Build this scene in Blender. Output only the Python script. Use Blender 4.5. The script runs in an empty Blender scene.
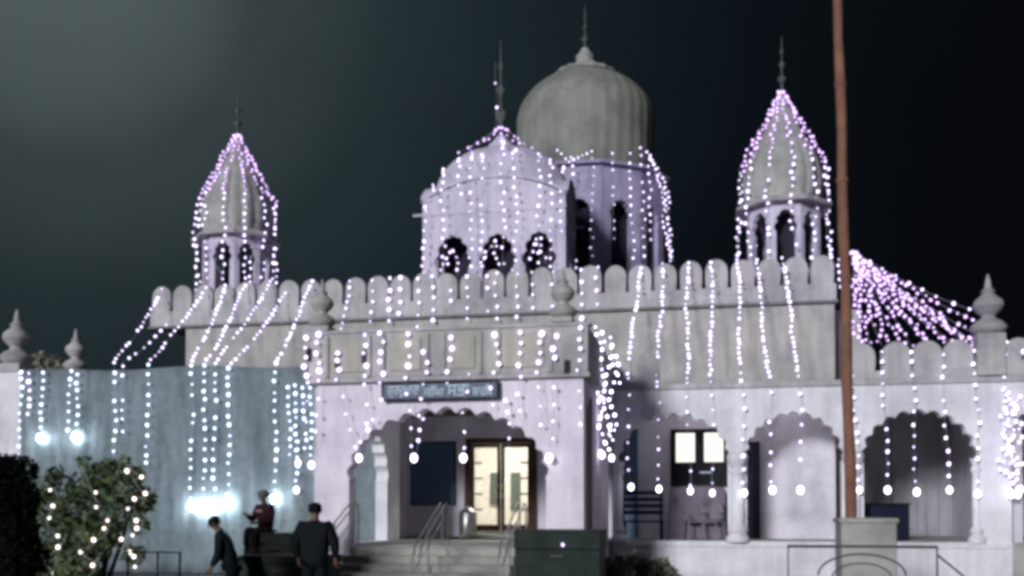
import bpy, bmesh, math, random
from mathutils import Vector, Matrix
from mathutils.geometry import tessellate_polygon
random.seed(11)
PI = math.pi
scn = bpy.context.scene
col = scn.collection

# ------------------------------------------------------------------ camera
F_PX, YAW, PITCH, HOR, DIST, CAMH = 1000.0, math.radians(11.2), math.radians(1.5), 512.0, 24.0, 1.6
_F = Vector((-math.sin(YAW)*math.cos(PITCH), math.cos(YAW)*math.cos(PITCH), math.sin(PITCH)))
_R = Vector((math.cos(YAW), math.sin(YAW), 0))
_U = _R.cross(_F)
_PP = HOR - F_PX*math.tan(PITCH)
CAM = Vector((0, -DIST, CAMH))
def at(px, py, Y):
    d = F_PX*_F + (px-512)*_R + (_PP-py)*_U
    return CAM + d*((Y+DIST)/d.y)
def X(px, Y): return at(px, HOR, Y).x
def Z(px, py, Y): return at(px, py, Y).z
cd = bpy.data.cameras.new('camera'); cam = bpy.data.objects.new('camera', cd); col.objects.link(cam)
cd.sensor_width = 36; cd.lens = F_PX/1024*36
cd.shift_y = (_PP-288)/1024
cd.clip_end = 3000; cd.clip_start = .1
cam.matrix_world = Matrix(((_R.x, _U.x, -_F.x, CAM.x), (_R.y, _U.y, -_F.y, CAM.y), (_R.z, _U.z, -_F.z, CAM.z), (0, 0, 0, 1)))
scn.camera = cam

# ------------------------------------------------------------------ materials
def new_mat(name):
    m = bpy.data.materials.new(name); m.use_nodes = True
    nt = m.node_tree; return m, nt, nt.nodes['Principled BSDF']
def ramp(nt, fac, stops):
    r = nt.nodes.new('ShaderNodeValToRGB')
    el = r.color_ramp.elements
    while len(el) < len(stops): el.new(.5)
    for e, (p, c) in zip(el, stops): e.position = p; e.color = (*c, 1)
    nt.links.new(fac, r.inputs[0]); return r.outputs[0]
def noise(nt, scale=(1, 1, 1), sc=1.0, detail=5, rough=.6, coord='Object'):
    tc = nt.nodes.new('ShaderNodeTexCoord'); mp = nt.nodes.new('ShaderNodeMapping')
    mp.inputs['Scale'].default_value = scale
    geo = nt.nodes.new('ShaderNodeNewGeometry')
    nt.links.new(geo.outputs['Position'] if coord == 'World' else tc.outputs[coord], mp.inputs[0])
    n = nt.nodes.new('ShaderNodeTexNoise'); n.inputs['Scale'].default_value = sc
    n.inputs['Detail'].default_value = detail; n.inputs['Roughness'].default_value = rough
    nt.links.new(mp.outputs[0], n.inputs['Vector']); return n.outputs['Fac']
def mixc(nt, a, b, fac, mode='MULTIPLY'):
    m = nt.nodes.new('ShaderNodeMix'); m.data_type = 'RGBA'; m.blend_type = mode
    for i, v in ((0, fac), (6, a), (7, b)):
        if hasattr(v, 'is_linked'): nt.links.new(v, m.inputs[i])
        elif isinstance(v, (int, float)): m.inputs[i].default_value = v
        else: m.inputs[i].default_value = (*v, 1)
    return m.outputs[2]
def bump(nt, bs, h, s=.3, d=.02):
    b = nt.nodes.new('ShaderNodeBump'); b.inputs['Strength'].default_value = s; b.inputs['Distance'].default_value = d
    nt.links.new(h, b.inputs['Height']); nt.links.new(b.outputs[0], bs.inputs['Normal'])
def plaster(name, c, dirt, amount=.55, streak=True):
    """weathered lime plaster: blotches plus rain streaks"""
    m, nt, bs = new_mat(name)
    a = noise(nt, (1, 1, 1), .9, 6, .65, 'World')
    f = ramp(nt, a, [(.42, (0, 0, 0)), (.64, (1, 1, 1))])
    base = mixc(nt, c, dirt, f, 'MIX')
    if streak:
        s = noise(nt, (5, 5, .45), 1.0, 5, .7, 'World')
        sr = ramp(nt, s, [(.35, (1-amount,)*3), (.62, (1, 1, 1))])
        base = mixc(nt, base, sr, .6)
    g = noise(nt, (1, 1, 1), 14, 3, .6, 'World')
    base = mixc(nt, base, ramp(nt, g, [(.3, (.86,)*3), (.7, (1, 1, 1))]), .7)
    nt.links.new(base, bs.inputs['Base Color'])
    bs.inputs['Roughness'].default_value = .85
    bump(nt, bs, g, .25, .02)
    return m
def simple(name, c, rough=.6, metal=0, var=.25, sc=6, c2=None, spec=.5):
    m, nt, bs = new_mat(name)
    n = noise(nt, (1, 1, 1), sc, 4)
    c2 = c2 or tuple(v*(1-var) for v in c)
    nt.links.new(ramp(nt, n, [(.3, c2), (.7, c)]), bs.inputs['Base Color'])
    bs.inputs['Roughness'].default_value = rough; bs.inputs['Metallic'].default_value = metal; bs.inputs['Specular IOR Level'].default_value = (.08 if max(c) < .12 else spec)
    return m
def emit(name, c, s):
    m = bpy.data.materials.new(name); m.use_nodes = True; nt = m.node_tree
    for n in list(nt.nodes): nt.nodes.remove(n)
    o = nt.nodes.new('ShaderNodeOutputMaterial'); e = nt.nodes.new('ShaderNodeEmission')
    e.inputs[0].default_value = (*c, 1); e.inputs[1].default_value = s
    nt.links.new(e.outputs[0], o.inputs[0]); return m
M = {}
M['white'] = plaster('white_plaster', (.85, .84, .87), (.66, .66, .69), .25)
M['porch'] = plaster('lavender_lit_porch_plaster', (.86, .80, .88), (.70, .65, .74), .22)  # white paint with the lavender cast of the LEDs put into the colour
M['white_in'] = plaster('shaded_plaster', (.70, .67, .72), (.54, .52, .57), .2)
M['cream'] = plaster('yellowed_plaster', (.52, .51, .47), (.36, .36, .35), .35)  # weathered yellow, also darkened for the lamp light fading with height
M['panel'] = plaster('yellow_panel_plaster', (.50, .49, .40), (.42, .41, .36), .3)
M['merlon'] = plaster('merlon_plaster', (.56, .55, .54), (.36, .36, .37), .35)
M['shade'] = plaster('shade_toned_rear_plaster', (.36, .36, .38), (.27, .27, .29), .3)  # gloom of the bay put into the colour, so the sun patch shows less
M['dome'] = plaster('dome_plaster', (.46, .47, .43), (.31, .32, .30), .28)  # weathered grey, darkened too for the fading of light with height
M['greatdome'] = plaster('great_dome_plaster', (.30, .315, .27), (.19, .205, .18), .25)  # olive, darkened like the other domes for light fading with height
M['room'] = plaster('lavender_glow_plaster', (.68, .64, .76), (.50, .47, .60), .3)  # pale plaster; lavender glow of the bulbs is put into the colour
M['drum'] = plaster('violet_glow_drum_plaster', (.46, .42, .60), (.33, .30, .44), .4)  # violet glow of the bulbs on the drum is put into the colour
M['line'] = simple('grey_moulding', (.22, .22, .22), .8)
M['finial'] = simple('night_dark_finial', (.11, .115, .11), .6)  # colour kept dark so the unlit finials blend into the night sky
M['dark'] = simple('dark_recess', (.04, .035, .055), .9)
M['terrace'] = simple('terrace_screed', (.12, .12, .11), .9)
M['stone'] = plaster('step_stone', (.44, .45, .40), (.28, .29, .26), .3, False)
M['stonedk'] = simple('shadowed_riser', (.14, .14, .12), .8)
M['wood'] = simple('dark_wood', (.06, .03, .022), .5)
M['carpet'] = simple('brown_mat', (.07, .045, .04), .95)
M['navy'] = simple('navy_board', (.045, .055, .16), .55, 0, .3, 2, (.035, .10, .14))
M['cupboard'] = simple('dark_cupboard_paint', (.012, .016, .035), .6)
M['signblue'] = simple('sign_blue', (.022, .05, .12), .5)
M['letter'] = simple('sign_letters', (.62, .8, .88), .6)
M['green'] = simple('green_painted_metal', (.028, .042, .036), .6, 0, .5, 3)
M['green2'] = simple('light_green_painted_metal', (.13, .17, .12), .6, 0, .4, 3)
M['steel'] = simple('steel_tube', (.45, .45, .43), .35, .8)
M['blackmetal'] = simple('black_metal', (.012, .013, .015), .5, .3)
M['fence'] = simple('grey_green_metal', (.09, .11, .095), .6, .2)
M['orange'] = simple('orange_cloth', (.27, .135, .08), .9, 0, .45, 2.5, (.16, .07, .05))
M['cable'] = simple('cable', (.42, .42, .45), .6)
M['wallint'] = simple('cream_interior', (.8, .77, .68), .8)
M['tile'] = simple('interior_tile', (.5, .45, .36), .4)
M['leaf'] = simple('bush_leaf', (.15, .20, .09), .6, 0, .7, 2.5, (.03, .055, .025))
M['leafdark'] = simple('silhouette_leaf', (.004, .006, .006), .8)  # near black; the unlit silhouette of the shrub is put into the colour
M['leafgrey'] = simple('pale_grey_leaf', (.34, .34, .26), .7, 0, .6, 5)  # greyish, brightened in colour so the shaded potted plants look lit
M['pot'] = simple('clay_pot', (.2, .09, .05), .8)
M['bark'] = simple('bark', (.03, .022, .018), .9)
M['seat_blue'] = simple('blue_bench_paint', (.018, .02, .07), .5)
M['sofa'] = simple('mauve_cloth', (.19, .16, .20), .95)
M['plastic'] = simple('pinkish_plastic', (.20, .17, .19), .6)
M['skin'] = simple('skin', (.16, .09, .06), .6)
M['jacket_black'] = simple('black_jacket', (.010, .014, .016), .85)
M['trouser_black'] = simple('black_trousers', (.008, .011, .014), .85)
M['jacket_blue'] = simple('dark_blue_jacket', (.012, .018, .026), .85)
M['jacket_red'] = simple('maroon_jacket', (.045, .014, .022), .85)
M['logo'] = simple('pale_print', (.3, .2, .2), .8)
M['trouser_grey'] = simple('grey_brown_trousers', (.07, .06, .055), .9)
M['hair'] = simple('black_hair', (.006, .006, .008), .7)
M['turban'] = simple('grey_turban', (.10, .13, .12), .9)
M['paving'] = simple('courtyard_paving', (.10, .105, .10), .85, 0, .4, 1.2)
M['bulb'] = emit('small_bulb_light', (.76, .64, 1.0), 3.2)
M['bulbp'] = emit('violet_bulb_light', (.74, .50, 1.0), 2.6)
M['bulbb'] = emit('cool_bulb_light', (.66, .74, 1.0), 3.4)
M['bulbw'] = emit('warm_bulb_light', (1.0, .84, .82), 3.0)
M['bulbv'] = emit('bright_violet_bulb_light', (.74, .68, 1.0), 7)
M['big'] = emit('large_bulb_light', (.90, .84, 1.0), 5.5)
M['bigcool'] = emit('large_cool_bulb_light', (.78, .90, 1.0), 58.0)
M['tube'] = emit('lit_ceiling_lamp', (1.0, .97, .90), 165.0)
M['fill_tube'] = emit('lavender_fill_tube', (.92, .88, 1.0), 130.0)  # emission of the added fill tubes under the ceilings
M['pane_lit'] = emit('lit_window_pane', (1.0, .95, .84), 1.3)
# teal net with folds
def teal():
    m, nt, bs = new_mat('teal_fabric')
    n = noise(nt, (1.1, 1.1, .25), 1.6, 6, .7)
    n2 = noise(nt, (1, 1, 1), 5, 4, .7)
    c = ramp(nt, n, [(.3, (.13, .175, .19)), (.7, (.30, .36, .385))])
    c = mixc(nt, c, ramp(nt, n2, [(.3, (.6,)*3), (.7, (1, 1, 1))]), .8)
    nt.links.new(c, bs.inputs['Base Color']); bs.inputs['Roughness'].default_value = .9
    bump(nt, bs, n2, .4, .03); return m
M['teal'] = teal()
def glass():
    m = bpy.data.materials.new('thin_glass'); m.use_nodes = True; nt = m.node_tree
    for n in list(nt.nodes): nt.nodes.remove(n)
    o = nt.nodes.new('ShaderNodeOutputMaterial'); t = nt.nodes.new('ShaderNodeBsdfTransparent')
    g = nt.nodes.new('ShaderNodeBsdfGlossy'); g.inputs['Roughness'].default_value = .05
    x = nt.nodes.new('ShaderNodeMixShader'); x.inputs[0].default_value = .06
    nt.links.new(t.outputs[0], x.inputs[1]); nt.links.new(g.outputs[0], x.inputs[2]); nt.links.new(x.outputs[0], o.inputs[0])
    return m
M['glass'] = glass()

# ------------------------------------------------------------------ mesh helpers
class MB:
    def __init__(s): s.bm = bmesh.new()
    def box(s, x0, x1, y0, y1, z0, z1):
        v = [s.bm.verts.new(p) for p in ((x0,y0,z0),(x1,y0,z0),(x1,y1,z0),(x0,y1,z0),(x0,y0,z1),(x1,y0,z1),(x1,y1,z1),(x0,y1,z1))]
        for f in ((3,2,1,0),(4,5,6,7),(0,1,5,4),(1,2,6,5),(2,3,7,6),(3,0,4,7)): s.bm.faces.new([v[i] for i in f])
        return s
    def tube(s, pts, r, n=8):
        pts = [Vector(p) for p in pts]; rings = []
        for i, p in enumerate(pts):
            t = (pts[min(i+1, len(pts)-1)]-pts[max(i-1, 0)]).normalized()
            a = t.cross(Vector((0, 0, 1)));
            if a.length < .05: a = t.cross(Vector((0, 1, 0)))
            a.normalize(); b = t.cross(a)
            rr = r[i] if isinstance(r, (list, tuple)) else r
            rings.append([s.bm.verts.new(p+(a*math.cos(2*PI*k/n)+b*math.sin(2*PI*k/n))*rr) for k in range(n)])
        for A, B in zip(rings, rings[1:]):
            for k in range(n): s.bm.faces.new((A[k], A[(k+1) % n], B[(k+1) % n], B[k]))
        s.bm.faces.new(rings[0][::-1]); s.bm.faces.new(rings[-1]); return s
    def lathe(s, prof, n=24, c=(0, 0), rib=0, ribn=16, rot=0):
        rings = []
        for r, z in prof:
            ring = []
            for k in range(n):
                a = 2*PI*k/n+rot
                rr = r*(1-rib*(1-abs(math.cos(a*ribn/2)))) if rib else r
                ring.append(s.bm.verts.new((c[0]+rr*math.cos(a), c[1]+rr*math.sin(a), z)))
            rings.append(ring)
        for A, B in zip(rings, rings[1:]):
            for k in range(n): s.bm.faces.new((A[k], A[(k+1) % n], B[(k+1) % n], B[k]))
        s.bm.faces.new(rings[0][::-1]); s.bm.faces.new(rings[-1]); return s
    def slab(s, outer, holes, y0, y1, mat=None):
        """outline in (x,z) with holes, thick from y0 (front) to y1"""
        loops = [[Vector((p[0], p[1], 0)) for p in l] for l in [outer]+list(holes)]
        tris = tessellate_polygon(loops); flat = [p for l in loops for p in l]
        tr = mat or Matrix.Identity(4)
        f = [s.bm.verts.new(tr @ Vector((p.x, y0, p.y))) for p in flat]
        b = [s.bm.verts.new(tr @ Vector((p.x, y1, p.y))) for p in flat]
        for t in tris:
            try:
                s.bm.faces.new([f[i] for i in t]); s.bm.faces.new([b[i] for i in t][::-1])
            except ValueError: pass
        o = 0
        for l in loops:
            n = len(l)
            for i in range(n):
                j = (i+1) % n
                try: s.bm.faces.new((f[o+i], f[o+j], b[o+j], b[o+i]))
                except ValueError: pass
            o += n
        return s
    def build(s, name, m, parent=None, loc=None, smooth=False, bevel=0, origin=None):
        bmesh.ops.recalc_face_normals(s.bm, faces=s.bm.faces)
        if origin is not None: bmesh.ops.translate(s.bm, verts=s.bm.verts, vec=-Vector(origin))
        if smooth:
            for f in s.bm.faces: f.smooth = True
        me = bpy.data.meshes.new(name); s.bm.to_mesh(me); s.bm.free()
        me.materials.append(m); o = bpy.data.objects.new(name, me); col.objects.link(o)
        if origin is not None: o.location = origin
        if loc is not None: o.location = loc
        if parent: o.parent = parent
        if smooth:
            try: me.set_sharp_from_angle(angle=math.radians(40))
            except Exception: pass
        if bevel:
            b = o.modifiers.new('bevel', 'BEVEL'); b.width = bevel; b.segments = 2; b.limit_method = 'ANGLE'; b.angle_limit = math.radians(40)
        return o
def tag(o, label=None, cat=None, group=None, kind=None):
    if label: o['label'] = label
    if cat: o['category'] = cat
    if group: o['group'] = group
    if kind: o['kind'] = kind
    return o
def empty(name, loc=(0, 0, 0), rz=0, parent=None):
    o = bpy.data.objects.new(name, None); col.objects.link(o); o.location = loc; o.rotation_euler.z = rz
    o.empty_display_size = .2
    if parent: o.parent = parent
    return o
def arch(x0, x1, zb, zs, zt, lobes=11, bul=.33, seg=5):
    """cusped arch opening outline, anticlockwise from bottom left"""
    cx, rx, h = (x0+x1)/2, (x1-x0)/2, zt-zs
    base = []
    for i in range(lobes+1):
        t = PI*(1-i/lobes)
        base.append(Vector((cx+rx*.985*math.cos(t), zs+h*.955*math.sin(t)**.9)))
    out = [(x0, zb), (x0, zs-.001)]
    for a, b in zip(base, base[1:]):
        d = b-a; nrm = Vector((-d.y, d.x)).normalized(); L = d.length
        for k in range(seg+1):
            if k == 0 and a is not base[0]: continue
            u = k/seg; p = a+d*u+nrm*L*bul*math.sin(PI*u); out.append((p.x, p.y))
    out += [(x1, zs-.001), (x1, zb)]
    return out[::-1]
def rect(x0, x1, z0, z1): return [(x0, z0), (x1, z0), (x1, z1), (x0, z1)]

# ------------------------------------------------------------------ ground
g = MB(); g.box(-400, 400, -60, 900, -.3, 0)
tag(g.build('ground', M['paving']), kind='structure')
pth = MB(); pth.box(X(350, -6.6)-.4, X(515, -6.6)+.4, -40, -6.65, .002, .006)
tag(pth.build('path', M['stone']), kind='structure')

# ------------------------------------------------------------------ main building
B = empty('temple_building', (-6, 0, 0))
tag(B, 'long white domed temple with scalloped arches and battlements lit by fairy lights', 'temple')
def pb(mb, name, m, parent=B, **k):
    """parts of the building (world coordinates) with their parent at B"""
    off = Vector(B.location)
    p = parent
    tot = Vector(B.location)
    if p is not B: tot = tot+Vector(p.location)
    bmesh.ops.translate(mb.bm, verts=mb.bm.verts, vec=-tot)
    return mb.build(name, m, p, **k)

YH = 2.3                              # hall wall plane
XL, XR = X(150, YH), X(838, YH)       # hall parapet ends
XW = X(185, YH)
ZB, ZP, ZM, ZT = 6.95, 7.38, 7.36, 8.13
FL = .92                              # veranda floor
# plinth
pb(MB().box(X(3, 0), 9.6, .02, 14, 0, FL), 'plinth', M['stone'])
# hall body
XDOOR = (X(467, YH), X(535, YH)); ZD = (1.02, Z(500, 443, YH))
XWIN = (X(674, YH), X(726, YH)); ZWIN = (2.35, Z(700, 433, YH))
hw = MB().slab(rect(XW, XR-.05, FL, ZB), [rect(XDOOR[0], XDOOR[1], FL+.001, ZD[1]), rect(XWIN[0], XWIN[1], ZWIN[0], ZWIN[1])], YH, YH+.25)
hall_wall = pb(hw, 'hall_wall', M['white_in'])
# upper hall face (cream plaster above veranda roof), 20mm proud
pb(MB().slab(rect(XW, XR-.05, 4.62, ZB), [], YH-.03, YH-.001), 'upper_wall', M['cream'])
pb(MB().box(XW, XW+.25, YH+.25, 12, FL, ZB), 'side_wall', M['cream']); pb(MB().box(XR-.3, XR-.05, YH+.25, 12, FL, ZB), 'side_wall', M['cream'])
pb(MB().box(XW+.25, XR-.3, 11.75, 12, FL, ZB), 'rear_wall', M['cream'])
pb(MB().box(XL+.1, XR-.06, YH, 12.2, ZB+.002, ZB+.12), 'roof', M['terrace'])
# string course below the parapet
pb(MB().box(XL-.04, XR+.04, YH-.16, YH+.22, ZB-.07, ZB), 'cornice', M['line'], bevel=.015)
parapet = pb(MB().box(XL, XR, YH-.1, YH+.12, ZB+.003, ZP), 'parapet', M['merlon'], bevel=.02)
pb(MB().box(XL, XL+.2, YH+.13, 12, ZB+.125, ZP), 'parapet', M['merlon']); pb(MB().box(XR-.2, XR, YH+.13, 12, ZB+.125, ZP), 'parapet', M['merlon'])
def merlon_mb(w, h, th):
    pts = [(-w/2+.015, 0), (w/2-.015, 0)]
    zs = h-w*.52
    pts += [(w/2, zs*.5)]
    for k in range(11):
        a = PI*k/10; pts.append((w/2*math.cos(a), zs+w*.52*math.sin(a)))
    pts += [(-w/2, zs*.5)]
    return MB().slab(pts, [], -th/2, th/2)
NM = 29; merl_x = [XL+.34+(XR-XL-.68)*i/(NM-1) for i in range(NM)]
pitch_m = merl_x[1]-merl_x[0]
m0 = merlon_mb(pitch_m*.90, ZT-ZP, .17).build('merlon', M['merlon'], parapet, bevel=.02)
MERL = []
def place_merlon(proto, x, y, z, par, rz=0, first=[]):
    o = proto if not first else proto.copy()
    if first: col.objects.link(o)
    first.append(1)
    o.parent = par
    o.location = Vector((x, y, z))-Vector(B.location)-(Vector(par.location) if par is not B else Vector())
    o.rotation_euler.z = rz
    return o
fl = []
for x in merl_x: o = place_merlon(m0, x, YH+.01, ZP-.015, parapet, first=fl); o.scale = (1+random.uniform(-.05, .04), 1, 1+random.uniform(-.05, .05)); o.rotation_euler.y = random.uniform(-.018, .018)
for k in range(13): place_merlon(m0, XL+.1, YH+.75+k*.68, ZP-.015, parapet, PI/2, fl)
for k in range(13): place_merlon(m0, XR-.1, YH+.75+k*.68, ZP-.015, parapet, PI/2, fl)

# ---- veranda front (right half)
VX0, VX1 = X(613, 0), 9.6
ZA = 3.93
A1 = arch(X(620, 0), X(728, 0), FL, 2.75, Z(674, 415, 0))
A2 = arch(X(747, 0), X(842, 0), FL, 2.75, Z(795, 413, 0))
A3 = arch(X(864, 0), X(976, 0), FL, 2.75, Z(920, 411, 0))
A4 = arch(X(1012, 0), X(1100, 0), .1, 2.9, 4.1)
vf = MB().slab(rect(VX0, VX1, 0, 4.5), [A1, A2, A3, A4], 0, .28)
pb(vf, 'veranda_wall', M['white'], bevel=.012)
pb(MB().box(VX0-.05, VX1, -.07, .3, 4.503, 4.64), 'cornice', M['merlon'], bevel=.02)
pb(MB().box(VX0, VX1, .31, YH-.03, 4.45, 4.6), 'veranda_roof', M['terrace'])
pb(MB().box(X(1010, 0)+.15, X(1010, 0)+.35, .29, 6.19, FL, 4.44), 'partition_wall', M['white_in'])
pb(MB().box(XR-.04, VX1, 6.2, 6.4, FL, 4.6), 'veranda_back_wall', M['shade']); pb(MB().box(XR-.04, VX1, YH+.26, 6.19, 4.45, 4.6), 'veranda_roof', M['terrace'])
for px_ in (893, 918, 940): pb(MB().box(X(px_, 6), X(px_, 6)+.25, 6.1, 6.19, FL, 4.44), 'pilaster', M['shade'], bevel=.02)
# raised sill band along the openings
pb(MB().box(VX0+.1, X(1010, 0), -.05, -.003, FL-.14, FL-.02), 'sill_band', M['white'], bevel=.01)
# columns between the arches
def column(px):
    x = X(px, 0)
    c = MB().lathe([(.27, FL-.02), (.27, FL+.08), (.21, FL+.16), (.25, FL+.25), (.17, FL+.36), (.165, 2.3), (.15, 2.45), (.20, 2.52), (.2, 2.57), (.15, 2.63), (.23, 2.78), (.25, 2.9), (.2, 3.0)], 20, (x, -.02))
    pb(c, 'column', M['white'], smooth=True)
for px in (737.5, 853): column(px)
for px in (619, 977): 
    x = X(px, 0)
    pb(MB().lathe([(.2, FL-.02), (.2, FL+.08), (.12, FL+.16), (.15, FL+.25), (.09, FL+.36), (.09, 2.3), (.08, 2.45), (.12, 2.52), (.12, 2.57), (.08, 2.63), (.14, 2.8)], 16, (x, .05)), 'column', M['white'], smooth=True)
# veranda parapet on the right with merlons and pinnacle
vpar = pb(MB().box(X(846, 0), VX1, -.02, .2, 4.643, 4.83), 'parapet', M['merlon'], bevel=.015)
m1 = merlon_mb(.66, .68, .17).build('merlon', M['merlon'], vpar, bevel=.02)
fl = []
for px in (862, 898, 929.5, 960, 1021, 1052): place_merlon(m1, X(px, 0), .09, 4.815, vpar, first=fl)
m2 = m1
vpar2 = pb(MB().box(X(600, 0), X(657, 0), -.02, .2, 4.643, 4.72), 'parapet', M['merlon'], bevel=.015)
for px in (618, 646): o = place_merlon(m1, X(px, 0), .09, 4.71, vpar2, first=fl)
pb(MB().box(XR-.02, X(868, YH), YH+1.0, YH+3, 4.6, 6.9), 'stair_room', M['cream'])
def pinnacle(x, y, z, s=1.0, ped=.75, parent=B, mat='merlon'):
    o = empty('pinnacle', Vector((x, y, z))-Vector(B.location), parent=parent)
    w = .3*s
    MB().box(-w, w, -w, w, 0, ped).build('pedestal', M[mat], o, bevel=.03)
    p = [(.26, 0), (.36, .08), (.40, .16), (.30, .28), (.16, .36), (.14, .42), (.26, .52), (.33, .64), (.30, .76), (.16, .88), (.12, .93), (.16, .98), (.08, 1.05), (.06, 1.2), (.02, 1.36)]
    MB().lathe([(r*s, ped+zz*s) for r, zz in p], 16).build('kalash', M[mat], o, smooth=True)
    return o
pinnacle(X(992, 0), .1, 4.645, 1.0, .95)

# ---- left veranda (behind the fabric) and end pier
LX0, LX1 = X(22, 0), X(314, -4.8)
pb(MB().box(X(-14, 0), LX0, 0, .6, 0, Z(10, 372, 0)), 'corner_pier', M['white'], bevel=.03)
pinnacle(X(7, 0), .3, Z(10, 372, 0), 1.12, .25)
pinnacle(X(74, 5), 5, Z(74, 372, 5)-.6, 1.0, .65)
pb(MB().box(LX0-.01, LX1+.3, .3, YH-.17, 4.45, 4.6).box(LX0, LX1+.2, .3, .5, 4.603, 5.35), 'veranda_roof', M['terrace'])
for k in range(6):
    x = LX0+.5+k*2.2
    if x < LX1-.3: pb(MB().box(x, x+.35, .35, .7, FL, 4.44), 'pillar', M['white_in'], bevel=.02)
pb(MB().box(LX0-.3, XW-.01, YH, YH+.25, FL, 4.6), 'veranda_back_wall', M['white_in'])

# ---- portico
YP = -4.8
PX0, PX1 = X(314, YP), X(584, YP)
PZ = 4.2
pa = arch(X(349, YP), X(546, YP), FL-.02, 2.25, Z(450, 410, YP), 15, .33)
portico = pb(MB().slab(rect(PX0, PX1, 0, PZ), [pa], YP, YP+.4), 'portico', M['porch'], bevel=.012)
def pp(mb, name, m, **k): return pb(mb, name, m, portico, **k)
pp(MB().box(PX1-.3, PX1, YP+.402, -.01, 0, PZ), 'side_wall', M['porch'])
pp(MB().box(PX1, PX1+.03, YP+.55, YP+.62, 0, 3.7).box(PX1+.002, PX1+.05, YP+.9, YP+1.0, FL, 3.9), 'downpipe', M['porch'])
# left side arcade: piers
Rz = Matrix.Translation((PX0, 0, 0)) @ Matrix.Rotation(PI/2, 4, 'Z')
sa = arch(-3.9, -1.6, FL-.02, 2.4, 3.7)
pp(MB().slab(rect(YP+.402, -.01, 0, PZ), [arch(YP+1.1, -1.0, FL, 2.3, 3.6)], 0, -.3, Rz), 'side_wall', M['white'])
pp(MB().box(PX0, PX1, YP+.402, YH-.01, PZ+.003, PZ+.2), 'roof', M['terrace'])
pp(MB().box(PX0+.31, PX1-.31, YP+.41, YH-.02, FL-.3, FL), 'floor', M['stone'])
pp(MB().box(PX0-.14, PX1+.14, YP-.14, -.08, PZ+.001, PZ+.1), 'cornice', M['merlon'], bevel=.02)
PT = Z(450, 331, YP)
pp(MB().box(PX0-.1, PX1+.1, YP-.1, YP+.15, PZ+.103, PT), 'parapet', M['cream'], bevel=.02)
pp(MB().box(PX1-.13, PX1+.1, YP+.152, -.08, PZ+.103, PT), 'parapet', M['cream'], bevel=.02); pp(MB().box(PX0-.1, PX0+.13, YP+.152, -.08, PZ+.103, PT), 'parapet', M['cream'], bevel=.02)
pp(MB().box(PX0-.14, PX1+.14, YP-.14, YP+.18, PT+.002, PT+.07), 'coping', M['merlon'], bevel=.015)
for a, b in ((334, 366), (390, 422), (450, 476), (505, 545)):
    pp(MB().box(X(a, YP), X(b, YP), YP-.135, YP-.102, PZ+.22, PT-.14), 'panel', M['panel'], bevel=.01)
for a in (328, 370, 384, 428, 444, 481, 499, 551):
    pp(MB().box(X(a, YP)-.03, X(a, YP)+.05, YP-.15, YP-.102, PZ+.12, PT-.05), 'pilaster', M['cream'], bevel=.01)
for px, py in ((309, 355), (338, 362), (365, 357), (567, 367)):
    p = at(px, py, YP-.1)
    pp(MB().box(p.x-.05, p.x+.05, YP-.16, YP-.101, p.z-.13, p.z+.13), 'vent', M['dark'])
for px, topy in ((321, 284), (563, 277)):
    x = X(px, YP)
    zz = Z(px, 330, YP)
    pinnacle(x, YP+.02, PT+.06, .72, .12, B, 'cream')
# column pair at left inside, and dark alcove pilasters
pb(MB().box(X(383, 1.6), X(403, 1.6), 1.6, YH-.01, FL, 4.15), 'pilaster', M['white_in'], bevel=.02)
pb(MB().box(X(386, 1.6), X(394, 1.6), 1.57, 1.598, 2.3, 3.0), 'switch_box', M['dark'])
# steps
stairs = empty('staircase', Vector((X(432, -5.5), -5.5, 0))-Vector(B.location), parent=B)
SX0, SX1 = X(352, -5.0), X(516, -5.0)
for k in range(6):
    zt = FL-.02-k*.15; y1 = YP-.01-k*.3
    b = MB().box(SX0-.05*k, SX1+.02*k, y1-.3, y1-.004 if k else y1, 0, zt)
    tot = Vector(B.location)+Vector(stairs.location)
    bmesh.ops.translate(b.bm, verts=b.bm.verts, vec=-tot); b.build('step', M['stone'], stairs, bevel=.015)
    if k == 0: continue
# door platform (curved cream slab) and brown matting
tot = None
pts = [(X(473, YH), YH-.02)]
dp = MB(); cx = (XDOOR[0]+XDOOR[1])/2; w = .95
ring = [(cx-w, YH-.02), (cx+w, YH-.02)]+[(cx+w*math.cos(a), YH-.7-.35*math.sin(a)) for a in [PI*k/12 for k in range(13)]]
lo = [dp.bm.verts.new((x, y, FL)) for x, y in ring]; hi = [dp.bm.verts.new((x, y, FL+.1)) for x, y in ring]
dp.bm.faces.new(hi); dp.bm.faces.new(lo[::-1])
for i in range(len(ring)): dp.bm.faces.new((lo[i], lo[(i+1) % len(ring)], hi[(i+1) % len(ring)], hi[i]))
pb(dp, 'door_step', M['stone'])

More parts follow.
